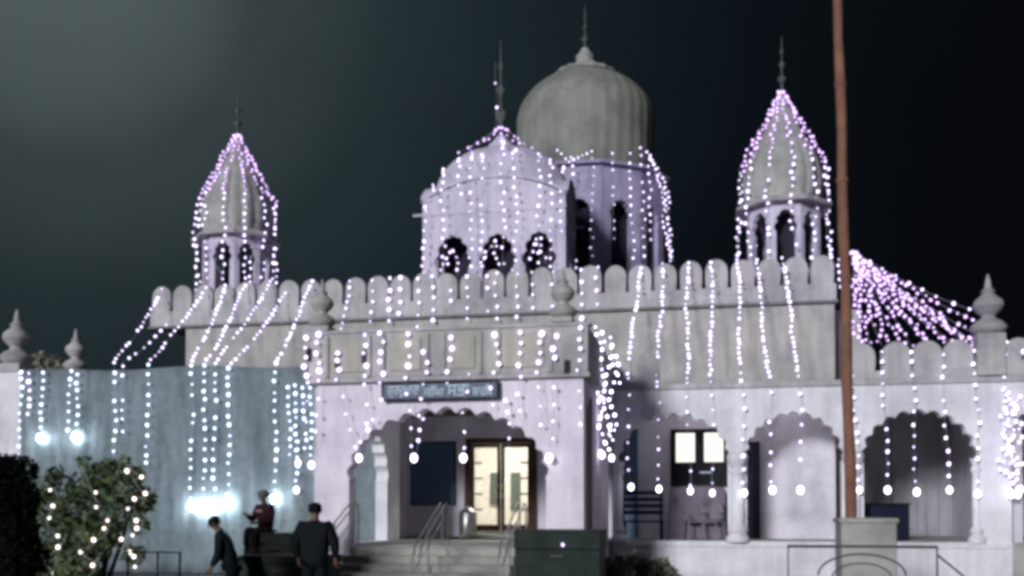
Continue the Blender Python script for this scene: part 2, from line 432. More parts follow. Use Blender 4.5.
# ---- door: frame, two leaves with glass
door = empty('door', Vector((cx, YH, FL))-Vector(B.location), parent=B)
def part_at(mb, name, m, par, **k):
    tot = Vector(B.location)+Vector(par.location)
    bmesh.ops.translate(mb.bm, verts=mb.bm.verts, vec=-tot); return mb.build(name, m, par, **k)
x0, x1 = XDOOR; z0, z1 = FL+.1, ZD[1]
part_at(MB().box(x0-.06, x0+.1, YH-.06, YH+.12, z0, z1).box(x1-.1, x1+.06, YH-.06, YH+.12, z0, z1).box(x0-.06, x1+.06, YH-.065, YH+.12, z1+.001, z1+.13).box(x0+.1, x1-.1, YH-.02, YH+.1, z0, z0+.05), 'door_frame', M['wood'], door, bevel=.008)
xm = (x0+x1)/2
for a, b in ((x0+.11, xm-.01), (xm+.01, x1-.11)):
    lf = MB()
    lf.box(a, a+.09, YH, YH+.05, z0+.06, z1-.01).box(b-.09, b, YH, YH+.05, z0+.06, z1-.01)
    lf.box(a+.09, b-.09, YH, YH+.05, z0+.06, z0+.24).box(a+.09, b-.09, YH, YH+.05, z1-.12, z1-.01)
    hx = (a+.09, a+.3) if a < xm-.5 else (b-.3, b-.09)
    part_at(lf, 'door_leaf', M['wood'], door)
    part_at(MB().box(a+.09, b-.09, YH+.02, YH+.028, z0+.24, z1-.12), 'glass_pane', M['glass'], door)
    for q in range(4):
        zz = z0+.62+q*.42
        part_at(MB().box(hx[0], hx[1], YH+.03, YH+.06, zz, zz+.05), 'glazing_bracket', M['wood'], door)
    hxm = b-.05 if a < xm-.5 else a+.05
    part_at(MB().tube([(hxm, YH-.04, z0+.95), (hxm, YH-.06, z0+1.05), (hxm, YH-.06, z0+1.25), (hxm, YH-.04, z0+1.35)], .014), 'handle', M['steel'], door)
# lit entrance room behind the door
rm = empty('entrance_room', Vector((cx, YH+2, FL))-Vector(B.location), parent=B)
part_at(MB().box(cx-2.6, cx+2.2, YH+4.2, YH+4.3, FL, 4.2), 'rear_wall', M['wallint'], rm)
part_at(MB().box(cx-2.6, cx-2.5, YH+.26, YH+4.2, FL, 4.2).box(cx+2.1, cx+2.2, YH+.26, YH+4.2, FL, 4.2), 'side_wall', M['wallint'], rm)
part_at(MB().box(cx-2.6, cx+2.2, YH+.26, YH+4.2, 4.21, 4.3), 'ceiling', M['wallint'], rm)
part_at(MB().box(cx-2.49, cx+2.09, YH+.26, YH+4.19, FL+.01, FL+.03), 'floor', M['tile'], rm)
part_at(MB().box(cx-.55, cx-.25, YH+4.1, YH+4.19, FL+.75, FL+1.9).box(cx-1.2, cx-.95, YH+4.1, YH+4.19, FL+.9, FL+1.9), 'inner_window', M['fence'], rm)
part_at(MB().box(cx+.5, cx+.85, YH+3.6, YH+4.1, FL+.03, FL+1.0).box(cx+.9, cx+1.9, YH+3.4, YH+4.1, FL+.03, FL+.7), 'cabinet', M['tile'], rm)
part_at(MB().box(cx-1.0, cx+1.0, YH+1.4, YH+1.6, 4.12, 4.2), 'ceiling_lamp', M['tube'], rm)
# ---- veranda window with lit panes
win = empty('window', Vector((XWIN[0], YH, ZWIN[0]))-Vector(B.location), parent=B)
a, b, c, d = *XWIN, *ZWIN
fr = MB().box(a-.08, a+.06, YH-.06, YH+.1, c, d).box(b-.06, b+.08, YH-.06, YH+.1, c, d).box(a-.08, b+.08, YH-.065, YH+.1, d+.001, d+.1).box(a-.08, b+.08, YH-.065, YH+.1, c-.1, c-.001)
zmid = c+(d-c)*.42; xm = (a+b)/2
fr.box(xm-.12, xm+.12, YH-.04, YH+.08, zmid, d).box(a+.06, b-.06, YH-.05, YH+.1, c, zmid-.001)
part_at(fr, 'window_frame', M['blackmetal'], win)
part_at(MB().box(a+.06, xm-.12, YH+.03, YH+.04, zmid, d), 'pane', M['pane_lit'], win)
part_at(MB().box(xm+.12, b-.06, YH+.03, YH+.04, zmid, d), 'pane', M['pane_lit'], win)
part_at(MB().box(xm+.0, xm+.3, YH-.058, YH-.052, c+.25, c+.29), 'label_strip', M['letter'], win)
# blue door at the left end of the veranda and brown door in second bay
pb(MB().box(X(612, YH), X(638, YH), YH-.08, YH-.035, FL, Z(625, 425, YH)), 'blue_shutter', M['navy'])
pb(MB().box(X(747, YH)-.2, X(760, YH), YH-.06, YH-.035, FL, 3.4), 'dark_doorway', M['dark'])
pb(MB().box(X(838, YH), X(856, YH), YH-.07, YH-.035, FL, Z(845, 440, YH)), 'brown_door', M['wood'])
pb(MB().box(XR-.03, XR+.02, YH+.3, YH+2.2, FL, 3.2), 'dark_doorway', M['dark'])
# notice board on the portico back wall
nb = empty('notice_board', (X(431, YH), YH, 0))
tag(nb, 'large dark blue notice board on the back wall beside the glass doors', 'notice board')
nx0, nx1, nz0, nz1 = X(407, YH), X(455, YH), Z(430, 504, YH), Z(430, 443, YH)
q = MB().box(nx0, nx1, YH-.06, YH-.002, nz0, nz1); bmesh.ops.translate(q.bm, verts=q.bm.verts, vec=-Vector(nb.location)); q.build('panel', M['navy'], nb)
q = MB().box(nx0-.03, nx0, YH-.08, YH-.002, nz0, nz1).box(nx1, nx1+.03, YH-.08, YH-.002, nz0, nz1).box(nx0-.03, nx1+.03, YH-.081, YH-.002, nz1+.001, nz1+.03).box(nx0-.03, nx1+.03, YH-.081, YH-.002, nz0-.03, nz0-.001)
bmesh.ops.translate(q.bm, verts=q.bm.verts, vec=-Vector(nb.location)); q.build('frame', M['blackmetal'], nb)
mat_ = MB().box(X(398, 1.2), X(478, 1.2), .4, YH-.05, FL+.004, FL+.02)
tag(mat_.build('door_mat', M['carpet']), 'dark brown mat on the porch floor below the notice board', 'mat')

# ---- turrets
def octa_walls(R, z0, z1, hz, th, zb, zs, mat, par, wfrac=.62, lobes=7, rot=PI/8, ns=8):
    w = 2*R*math.sin(PI/ns); ap = R*math.cos(PI/ns)
    for k in range(ns):
        a = k*2*PI/ns+rot+PI/ns
        tr = Matrix.Rotation(a+PI/2, 4, 'Z')
        MB().slab(rect(-w/2, w/2, z0, z1), [arch(-w/2*wfrac, w/2*wfrac, zb, zs, hz, lobes, .3, 3)], -ap, -ap+th, tr).build('arched_wall', mat, par)
def finial(par, z, h, s=1.0, mat=None):
    m = MB().lathe([(.05*s, z), (.04*s, z+h*.15), (.11*s, z+h*.20), (.12*s, z+h*.25), (.03*s, z+h*.30), (.025*s, z+h*.42), (.085*s, z+h*.47), (.085*s, z+h*.50), (.02*s, z+h*.55), (.02*s, z+h*.68), (.06*s, z+h*.72), (.02*s, z+h*.77), (.008*s, z+h)], 12)
    return m.build('finial', mat or M['finial'], par, smooth=True)
def turret(px):
    Y = YH+1.5; x = X(px, Y)
    o = empty('turret', Vector((x, Y, 0))-Vector(B.location), parent=B)
    octa_walls(1.0, ZB+.12, 9.75, 9.55, .14, 8.0, 8.95, M['room'], o)
    MB().lathe([(1.02, 9.751), (1.32, 9.70), (1.34, 9.75), (1.05, 9.92), (1.0, 9.98)], 8, rot=PI/8).build('eave', M['merlon'], o)
    MB().lathe([(.98, 9.96), (1.02, 10.1), (1.06, 10.3), (1.06, 10.6), (.98, 10.95), (.83, 11.3), (.64, 11.65), (.45, 12.0), (.28, 12.35), (.19, 12.55), (.23, 12.62), (.17, 12.72), (.08, 12.85), (.05, 13.05)], 64, rib=.06, ribn=16).build('dome', M['dome'], o, smooth=True)
    finial(o, 13.0, 1.55, 1.0)
    MB().box(-.25, .25, -.25, .25, ZB+.13, 9.6).build('core', M['dark'], o)  # dark filler; the unlit turret interior is put into its colour
    return o
T1 = turret(235); T2 = turret(785)
# ---- front roof chamber with low dome
YC0 = 5.0; cx0, cx1 = X(422, YC0), X(566, YC0); ccx = (cx0+cx1)/2; hw_ = (cx1-cx0)/2; ccy = YC0+hw_*.5
CH = empty('roof_chamber', Vector((ccx, ccy, 0))-Vector(B.location), parent=B)
def vaulttop(z_e, z_m, n=16):
    return [(hw_*(1-2*i/n), z_e+(z_m-z_e)*(1-abs(1-2*i/n)**2.2)) for i in range(n+1)]
zc_e, zc_m = Z(430, 203, YC0), Z(494, 178, YC0)
za_t = Z(494, 233, YC0)
def w2(px): return X(px, YC0)-ccx
arcs = [arch(w2(437), w2(468), 7.6, 8.9, za_t, 7, .3, 3), arch(w2(482), w2(513), 7.6, 8.9, za_t, 7, .3, 3), arch(w2(525), w2(553), 7.6, 8.9, za_t, 7, .3, 3)]
for k in range(4):
    MB().slab([(-hw_+.001*k, ZB+.12), (hw_-.001*k, ZB+.12)]+vaulttop(zc_e, zc_m), arcs, -hw_, -hw_+.2-.001*k, Matrix.Rotation(k*PI/2, 4, 'Z')).build('arched_wall', M['room'], CH, bevel=.01)
CH.scale.y = .5
# curved eave over each side
for k in range(4):
    top = vaulttop(zc_e, zc_m); e = .07
    top = [(x*(1+e/hw_), z) for x, z in top]
    out = [(x, z+.10) for x, z in top]+[(x, z+.02) for x, z in top[::-1]]
    MB().slab(out, [], -hw_-.07, -hw_+.3, Matrix.Rotation(k*PI/2, 4, 'Z')).build('curved_eave', M['room'], CH)
zl = Z(415, 216, YC0)
for k in range(4):
    MB().slab([(-hw_-.3, zl-.03), (hw_+.04, zl-.03), (hw_+.04, zl+.04), (-hw_-.3, zl+.04)], [], -hw_-.05, -hw_-.002*(k+1), Matrix.Rotation(k*PI/2, 4, 'Z')).build('ledge', M['room'], CH)
zt_ = Z(494, 149, ccy)
pr = [(hw_*1.0*math.cos(t)**.7, zc_e+.0+(zt_-zc_e)*math.sin(t)) for t in [PI/2*i/12 for i in range(12)]]
pr += [(.34, zt_+.0), (.40, zt_+.1), (.22, zt_+.26), (.1, zt_+.4)]
MB().lathe(pr, 72, rib=.02, ribn=24).build('dome', M['room'], CH, smooth=True)
finial(CH, zt_+.35, Z(497, 40, ccy)-zt_-.35, 1.5)
MB().box(-hw_+.5, hw_-.5, -.1, .1, ZB+.13, 10.2).build('core', M['dark'], CH)  # dark filler, stands for the unlit room behind the arches
# ---- main dome
YD = 12.3; dx = X(586, YD); t37 = (YD+DIST)*1.0/1000
MD = empty('main_dome', Vector((dx, YD, 0))-Vector(B.location), parent=B)
Rd = (X(665, YD)-X(505, YD))/2; rd = (X(655, YD)-X(517, YD))/2
zd0 = Z(586, 160, YD-Rd); 
octa_walls(Rd, ZB+.12, zd0-.1, Z(586, 222, YD), .3, 8.0, Z(586, 238, YD), M['drum'], MD, .5, 7, -PI/2+.04-PI/12, 12)
MB().lathe([(Rd, zd0-.1), (Rd+.22, zd0-.12), (Rd+.24, zd0-.03), (Rd, zd0+.06), (rd*.9, zd0+.14)], 12, rot=-PI/2+.04-PI/12).build('eave', M['drum'], MD)
zw, ztop = Z(586, 125, YD), Z(586, 74, YD)
pr = [(rd*.90, zd0+.05), (rd*.95, zd0+.4), (rd*.985, zd0+.8)]
for i in range(13):
    t = PI/2*i/13; pr.append((rd*math.cos(t)**1.06, zw+(ztop-zw)*math.sin(t)))
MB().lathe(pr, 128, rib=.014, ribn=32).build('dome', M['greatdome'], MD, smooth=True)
MB().lathe([(1.05, ztop-.3), (1.25, ztop-.18), (1.12, ztop-.02), (.7, ztop+.1), (.42, ztop+.32), (.3, ztop+.5), (.36, ztop+.62), (.2, ztop+.8), (.12, ztop+.95)], 48, rib=.1, ribn=16).build('lotus_cap', M['dome'], MD, smooth=True)
finial(MD, ztop+.9, Z(586, 10, YD)-ztop-.7, 1.3)
MB().lathe([(Rd-.7, ZB+.13), (Rd-.7, zd0-.2)], 24).build('core', M['dark'], MD)  # dark filler, stands for the unlit inside of the drum

# added fill tubes, hidden above the arches of porch and verandas
for lx, ly, lz, ll in (((PX0+PX1)/2, -2.2, PZ-.06, .5), (X(700, 1), 1.2, 4.36, .4), (X(795, 1), 1.2, 4.36, .4), (X(915, 1), 1.2, 4.36, .4)):
    lp = empty('fill_light', (lx, ly, lz)); tag(lp, 'added fill tube hidden under the %s ceiling' % ('porch' if ly < 0 else 'veranda'), 'fill lamp', 'added fill tubes hidden under the ceilings')
    MB().box(-ll-.05, ll+.05, -.05, .05, .02, .055).build('fitting', M['white'], lp)
    MB().tube([(-ll, 0, 0), (ll, 0, 0)], .018 if ly < 0 or lx > 4 else .009).build('tube', M['fill_tube'], lp)
# ---- sign board
sg = empty('name_board', at(440, 391, YP-.1))
tag(sg, 'long blue name board with pale lettering above the porch arch', 'sign')
s0, s1 = X(384, YP-.1), X(498, YP-.1); sw = s1-s0; sh = .30
MB().box(-sw/2, sw/2, -.05, .04, -sh/2, sh/2).build('board', M['signblue'], sg, bevel=.01)
fm = MB().box(-sw/2-.02, sw/2+.02, -.07, .03, sh/2+.001, sh/2+.03).box(-sw/2-.02, sw/2+.02, -.07, .03, -sh/2-.03, -sh/2-.001)
fm.box(-sw/2-.03, -sw/2-.001, -.07, .03, -sh/2, sh/2).box(sw/2+.001, sw/2+.03, -.07, .03, -sh/2, sh/2); fm.build('frame', M['blackmetal'], sg)
words = [("ਗੁਰਦੁਆਰਾ", 388, 420), ("ਸਿੰਘ", 424, 444), ("ਸਭਾ", 448, 470), ("ਸਾਹਿਬ", 473, 494)]
for w, a, b in words:
    cu = bpy.data.curves.new('lettering', 'FONT'); cu.body = w; cu.size = .26; cu.extrude = .004; cu.align_x = 'LEFT'
    to = bpy.data.objects.new('lettering', cu); col.objects.link(to)
    bpy.context.view_layer.update()
    dg = bpy.context.evaluated_depsgraph_get(); me = bpy.data.meshes.new_from_object(to.evaluated_get(dg))
    bpy.data.objects.remove(to)
    xs = [v.co.x for v in me.vertices] or [0, 1]; ys = [v.co.y for v in me.vertices] or [0, 1]
    lx0, lx1 = X(a, YP-.1)-sg.location.x, X(b, YP-.1)-sg.location.x
    sx = (lx1-lx0)/max(max(xs)-min(xs), .01); sy = .22/max(max(ys)-min(ys), .01)
    for v in me.vertices:
        x = lx0+(v.co.x-min(xs))*sx; z = -.11+(v.co.y-min(ys))*sy
        v.co = Vector((x, -.056-v.co.z, z))
    me.materials.clear(); me.materials.append(M['letter'])
    o = bpy.data.objects.new('lettering', me); col.objects.link(o); o.parent = sg

# ------------------------------------------------------------------ fabric screen on the left
fs = MB(); n = 150; rows = 16
ztl, ztr = Z(22, 371, -.1), Z(313, 366, -.1)
random.seed(4)
ph = [random.uniform(0, 6.28) for _ in range(6)]
V = []
xa, xb = LX0+.02, LX1-.02
for j in range(rows+1):
    r = []
    for i in range(n+1):
        u = i/n; x = xa+(xb-xa)*u; h = 1-j/rows
        f = .05*math.sin(x*5.1+ph[0])+.035*math.sin(x*11.3+ph[1]+h*1.5)+.02*math.sin(x*19+ph[2]-h*2)
        f *= (.35+.65*(1-h))
        zt = ztl+(ztr-ztl)*u+.04*math.sin(x*1.4+ph[3])
        r.append(fs.bm.verts.new((x, -.14+f-.03*math.sin(h*9+x), .02+(zt-.02)*h)))
    V.append(r)
for j in range(rows):
    for i in range(n): fs.bm.faces.new((V[j][i], V[j+1][i], V[j+1][i+1], V[j][i+1]))
o = fs.build('fabric_screen', M['teal'], smooth=True)
tag(o, 'tall grey teal fabric screen covering the left wing of the temple', 'fabric screen')
so = o.modifiers.new('thick', 'SOLIDIFY'); so.thickness = .012

# ------------------------------------------------------------------ light strings
def bulb_mesh(name, m, r, stretch=1.15):
    bm = bmesh.new(); bmesh.ops.create_icosphere(bm, subdivisions=2, radius=r)
    for v in bm.verts: v.co.z *= stretch
    for f in bm.faces: f.smooth = True
    me = bpy.data.meshes.new(name); bm.to_mesh(me); bm.free(); me.materials.append(m); return me
BM = {k: bulb_mesh('bulb_'+k, M[m], r) for k, m, r in (('s', 'bulb', .031), ('m', 'bulb', .041), ('p', 'bulbp', .029), ('c', 'bulbb', .035), ('w', 'bulbw', .024), ('t', 'bulb', .023), ('b', 'big', .068), ('v', 'bulbv', .027), ('g', 'bigcool', .085), ('h', 'bulbp', .027), ('n', 'bulbw', .034))}
def light_string(pts, label, group=None, sp=.235, kind='s', end=None, sag=0, kinds=None, jit=.012):
    pts = [Vector(p) for p in pts]
    root = empty('light_string', pts[0]); tag(root, label, 'light string', group)
    # resample
    fine = []; wob = random.uniform(0, 6.28)
    for i, (a, b) in enumerate(zip(pts, pts[1:])):
        s = sag[i] if isinstance(sag, (list, tuple)) else sag
        m = 8
        for k in range(m+(1 if i == len(pts)-2 else 0)):
            u = k/m; p = a.lerp(b, u); p.z -= s*4*u*(1-u); p.x += .03*math.sin(p.z*2.1+wob)+.018*math.sin(p.z*5.3+wob*2); fine.append(p)
    MB().tube([p-pts[0] for p in fine], .0045, 4).build('cable', M['cable'], root)
    acc = 0; nxt = .05; segi = 0; cnt = 0
    for i, (a, b) in enumerate(zip(fine, fine[1:])):
        L = (b-a).length
        if L < 1e-6: continue
        seg = min(i//8, len(pts)-2)
        kk = kinds[seg] if kinds else kind
        spc = sp[seg] if isinstance(sp, (list, tuple)) else sp
        while nxt <= acc+L and cnt < 99:
            if random.random() < .045: nxt += spc; continue
            p = a.lerp(b, (nxt-acc)/L)
            o = bpy.data.objects.new('bulb', BM[kk]); col.objects.link(o); o.parent = root
            o.location = p-pts[0]+Vector((random.uniform(-jit, jit)*1.6, random.uniform(-jit, jit)-.01, random.uniform(-.02, .02)))
            o.rotation_euler = (random.uniform(-.8, .8), random.uniform(-.8, .8), 0)
            s = random.choice((.7, .85, 1, 1, 1.1, 1.2, 1.3))*random.uniform(.9, 1.1); o.scale = (s, s, s)
            nxt += spc*random.uniform(.85, 1.15); cnt += 1
        acc += L
    if end:
        o = bpy.data.objects.new('large_bulb', BM[end]); col.objects.link(o); o.parent = root; o.location = fine[-1]-pts[0]
        s = random.uniform(.85, 1.1); o.scale = (s, s, s*1.15)
    return root
YM = YH-.16
num = ['first', 'second', 'third', 'fourth', 'fifth', 'sixth', 'seventh', 'eighth', 'ninth', 'tenth', 'eleventh', 'twelfth', 'thirteenth', 'fourteenth', 'fifteenth', 'sixteenth']
# A: left battlement to fabric screen
G = 'light strings slanting from the battlements to the fabric screen'
lefts = [((163, 288), (115, 361), 455, None), ((206, 287), (148, 363), 470, None), ((226, 284), (192, 363), 506, 'g'), ((246, 284), (205, 363), 508, 'g'), ((271, 280), (215, 363), 507, 'g'), ((287, 292), (229, 365), 503, 'g'), ((313, 280), (276, 361), 499, 'g')]
for i, ((a, b), (c, d), e, en) in enumerate(lefts):
    light_string([at(a, b, YM), at(c, d, -.28), at(c-1, e, -.30)], f'{num[i]} light string from the left slanting down onto the teal screen', G, [.19, .25], end=en, kinds=['s', 'c'], sag=[.12, 0])
light_string([at(166, 324, YM), at(124, 362, -.28), at(122, 436, -.3)], 'sparse light string falling from the lower corner of the left battlements', G, [.42, .3], kinds=['s', 's'], sag=[.1, 0])
# B: clusters on the left wing
G = 'light strings hanging on the teal fabric screen'
nm = ['beside the left corner pier', 'between corner pier and first bright bulb', 'ending in the leftmost bright bulb', 'just left of the second bright bulb', 'ending in the second bright bulb above the bush']
for (px, t, b, en, k), l in zip(((20, 370, 455, None, 'c'), (28, 371, 430, None, 'm'), (41, 371, 438, 'g', 'c'), (69, 369, 436, None, 'c'), (76, 372, 437, 'g', 'c')), nm):
    light_string([at(px+1, t, -.28), at(px, b, -.32)], 'cool light string on the teal screen '+l, G, .22, k, en)
for i, (px, t, b, en) in enumerate(((289, 386, 460, None), (296, 384, 463, 'b'), (303, 386, 455, None), (299, 440, 490, 'b'), (310, 386, 465, 'b'))):
    light_string([at(px, t, -.28), at(px+random.uniform(-2, 2), b, -.32)], f'{num[i]} of five crowded light strings beside the left edge of the porch', G, .2, 'c', en)
# C: battlement strings above the porch
G = 'short light strings hanging from the battlements above the porch'
for i, (px, t, b, k) in enumerate(((352, 280, 333, 's'), (372, 279, 331, 's'), (389, 277, 330, 'm'), (400, 276, 328, 'm'), (418, 277, 331, 's'), (434, 274, 326, 'm'), (451, 277, 322, 's'), (466, 275, 326, 's'), (486, 274, 322, 's'), (497, 272, 322, 's'), (516, 272, 322, 's'), (533, 271, 320, 's'), (551, 270, 318, 's'), (581, 268, 320, 'm'), (598, 266, 312, 's'))):
    dx_ = -13 if i == 0 else random.uniform(-2, 2)
    light_string([at(px, t, YM), at(px+dx_, b, YM-.1)], f'{num[i]} short light string from the left hanging from the battlements above the porch', G, .2 if i == 0 else .31, k)
# D: porch front
G = 'light strings hanging over the front of the porch'
ends = {357: 'b', 415: 'b', 462: 'b', 549: 'b'}
spec = [(307, 336, 376, 455, None), (318, 332, 376, 440, None), (339, 350, 378, 357, 'e'), (366, 333, 380, 430, None), (383, 330, 376, 400, None), (407, 332, 376, 415, 'e'), (427, 350, 374, 420, None), (451, 335, 374, 400, None), (469, 372, 374, 462, 'e'), (496, 332, 372, 415, None), (519, 330, 370, 420, None), (541, 332, 364, 430, None), (556, 334, 364, 549, 'e'), (580, 326, 366, 440, None)]
for i, (px, t, m, b, e) in enumerate(spec):
    pts = [at(px, t, YP-.2), at(px-1, m, YP-.2)]
    if e: pts.append(at(b, 458, YP-.25))
    else: pts.append(at(px+random.uniform(-5, 5), b, YP-.25))
    light_string(pts, f'{num[i]} light string from the left over the porch front', G, [.2, .36], kinds=['m', 't'], end='b' if e else None, jit=.03)
for px, t in ((420, 425), (505, 410), (371, 430)):
    light_string([at(px, t-12, YP-.22), at({420: 415, 505: 508, 371: 357}[px], 452, YP-.25)], {420: 'short light string crossing the blue notice board under the porch arch', 505: 'short light string hanging in front of the glass doors', 371: 'short light string slanting across the left shoulder of the porch arch'}[px], G, .24, 's')
# E: porch right corner bundle
G = 'light strings bunched at the right corner of the porch'
for i, (a, b, c, d, en) in enumerate(((594, 325, 592, 452, 'b'), (600, 330, 604, 455, 'b'), (606, 335, 611, 458, 'b'), (610, 345, 600, 445, None), (595, 350, 608, 440, None))):
    light_string([at(a, b, -2.6), at(a+9, b+35, -2.5), at(a+1, b+60, -2.4), at(a+8, b+85, -2.4), at(c, d, -2.3)], f'{num[i]} of five tangled light strings at the right corner of the porch', G, .19, 'v', en, jit=.05)
# F: right half
G = 'light strings draped from the battlements over the veranda arches'
rs = [(640, 267, 627, 378, 630, 487), (663, 262, 657, 384, 660, 489), (688, 262, 687, 381, 690, 491), (712, 261, 711, 378, 714, 493), (738, 262, 741, 377, 745, 493), (756, 258, 769, 376, 772, 490), (783, 257, 799, 375, 802, 490)]
for i, (a, b, c, d, e, f) in enumerate(rs):
    light_string([at(a, b, YM), at(c, d, -.12), at(e, f, -.3)], f'{num[i]} light string from the left draped over the right half of the veranda', G, [.17, .36], kinds=['s', 't'] if i < 4 else ['s', 's'], end='b', sag=[.1, 0])
G = 'light strings hanging over the right end of the veranda'
for i, (a, b, e, f) in enumerate(((838, 258, 859, 490), (882, 350, 888, 490), (911, 350, 917, 492), (943, 352, 949, 490), (974, 348, 980, 494), (1005, 352, 1010, 494))):
    pts = [at(a, b, YM), at(853, 380, -.14), at(e, f, -.3)] if i == 0 else [at(a, b, -.12), at(e, f, -.3)]
    light_string(pts, ['light string running down beside the flagpole to the veranda', 'light string right of the flagpole hanging over the third arch', 'light string down the middle of the third veranda arch', 'light string over the right side of the third veranda arch', 'light string on the pier right of the third arch', 'light string hanging below the tall pinnacle corner'][i], G, .27, 's', 'b', jit=.015)
G = 'light strings massed at the far right end'
for i in range(6):
    a = 1004+i*3.4
    light_string([at(a, 388+i*2, -.2), at(a+random.uniform(-3, 3), 440, -.35), at(a+random.uniform(-2, 4), 470+i*5, -.3)], 'light string in the dense bright curtain at the far right edge', G, .2, 's', 'b' if i > 3 else None, jit=.07)
# G: fan from hall corner to the veranda parapet
G = 'violet light strings fanning from the hall corner to the veranda'
apex = at(853, 252, YH-.05)
ends_ = [(852, 372, 0), (862, 352, 0), (872, 358, .3), (882, 346, .6), (893, 352, 0), (903, 345, 1.0), (914, 348, .4), (925, 343, .9), (937, 349, .2), (948, 344, .7), (960, 348, .2), (972, 346, .2), (984, 348, .1), (978, 336, .8), (962, 334, 1.4), (985, 326, 1.0)]
for i, (a, b, y) in enumerate(ends_):
    light_string([apex, at(a, b, y)], f'{num[i]} violet light string in the fan spreading right from the hall corner', G, .18, 'p', None, .1, jit=.04)
light_string([apex, at(985, 313, .4), at(1024, 352, -.4)], 'sparse upper light string from the hall corner past the tall pinnacle', G, .42, 's', None, .15)
# H: turrets
def turret_strings(T, side):
    c = Vector(B.location)+Vector(T.location)
    for k in range(12):
        a = 2*PI*k/12+.13
        d = Vector((math.cos(a), math.sin(a), 0))
        jt = random.uniform(-.15, .15)
        light_string([c+d*.05+Vector((0, 0, 13.02)), c+d*1.13+Vector((0, 0, 10.95)), c+d*1.22+Vector((0, 0, 9.9)), c+d*(1.16+random.uniform(-.08, .1))+Vector((0, 0, 8.3+jt))],
            'light string spread like a tent over the %s roof turret' % side, 'light strings over the %s roof turret' % side, [.155, .21, .22], kinds=['h', 's', 's'], jit=.03)
turret_strings(T1, 'left'); turret_strings(T2, 'right')
# I: roof chamber
G = 'light strings over the domed roof chamber'
for i, (px, t, b) in enumerate(((424, 203, 275), (432, 184, 198), (443, 169, 272), (459, 158, 200), (471, 154, 270), (482, 154, 272), (503, 141, 270), (515, 150, 272), (539, 154, 272), (551, 160, 270), (562, 166, 240))):
    pts = [at(px, t, YC0+.1), at(px, t+6, YC0-.35), at(px, b, YC0-.4)]
    light_string(pts, f'{num[i]} light string from the left over the domed roof chamber', G, .27, 's', jit=.03)
for i, (px, t) in enumerate(((448, 262), (490, 255), (535, 250))):
    light_string([at(px-8, t+10, YC0-.3), at(px+4, t-14, YC0-.3), at(px+10, t+14, YC0-.3)], f'looped light string in front of the {["left", "middle", "right"][i]} arch of the roof chamber', G, .2, 's', jit=.05)
cc = Vector((ccx, ccy, 0))
for k in range(8):
    a = -PI/2+(k-3.5)*.42
    d = Vector((math.cos(a), math.sin(a), 0))
    light_string([cc+Vector((0, 0, zt_+.6))+d*.15, cc+d*hw_*.35+Vector((0, 0, zt_+.05)), cc+d*hw_*.62+Vector((0, 0, zc_e+(zt_-zc_e)*.84))], 'short light string spreading from the spire over the low dome', 'light strings on top of the low dome', .5, 'h')
# J: main drum
G = 'light strings hanging around the drum of the great dome'
dc = Vector((dx, YD, 0))
for i, (px, t, b, k) in enumerate(((571, 156, 188, 'm'), (574, 210, 272, 's'), (592, 150, 262, 't'), (612, 152, 246, 't'), (630, 152, 268, 's'), (641, 146, 262, 's'), (648, 150, 240, 's'))):
    r = Rd+.35; off = (X(px, YD-Rd*.8)-dx); yy = YD-math.sqrt(max(r*r-off*off, .3))
    light_string([at(px, t, yy), at(px+(3 if px > 600 else 0), b, yy)], f'{num[i]} light string from the left on the drum of the great dome', G, .29, k, jit=.03)
for i in range(3):
    light_string([at(650+2*i, 155+i*4, YD-1.2), at(661+i*3, 190, YD-1.4), at(670+i*1.5, 262, YD-1.6)], f'{["left", "middle", "right"][i]} of three dense light strings down the right flank of the great dome', G, .2, 's', None, 0, jit=.03)
light_string([at(556, 150, YC0+2), at(568, 162, YC0+3), at(590, 152, YD-Rd)], 'slack light string joining the roof chamber to the great dome', G, .35, 's')
# spire bulbs
light_string([at(496, 132, ccy-.25), at(496, 62, ccy-.2)], 'sparse light string climbing the spire of the low dome', None, .72, 's')

# ------------------------------------------------------------------ vegetation
def leaf_cloud(name, m, centers, n, ls, par=None, seed=1, flat=.6):
    rnd = random.Random(seed); bm = bmesh.new()
    tot = sum(c[3]**2 for c in centers)
    for (x, y, z, r) in centers:
        for _ in range(int(n*r*r/tot)):
            v = Vector((rnd.gauss(0, 1), rnd.gauss(0, 1), rnd.gauss(0, 1))).normalized()*r*rnd.uniform(.45, 1.08)**.6
            v.z *= flat*1.5
            p = Vector((x, y, z))+v
            a = Vector((rnd.uniform(-1, 1), rnd.uniform(-1, 1), rnd.uniform(-.6, 1))).normalized()
            b = a.cross(Vector((rnd.uniform(-1, 1), rnd.uniform(-1, 1), rnd.uniform(-1, 1)))).normalized()
            s = ls*rnd.uniform(.6, 1.4)
            vs = [bm.verts.new(p+q) for q in (-a*s, b*s*.42, a*s, -b*s*.42)]
            bm.faces.new(vs)
    me = bpy.data.meshes.new(name); bm.to_mesh(me); bm.free(); me.materials.append(m)
    o = bpy.data.objects.new(name, me); col.objects.link(o)
    if par: o.parent = par
    return o
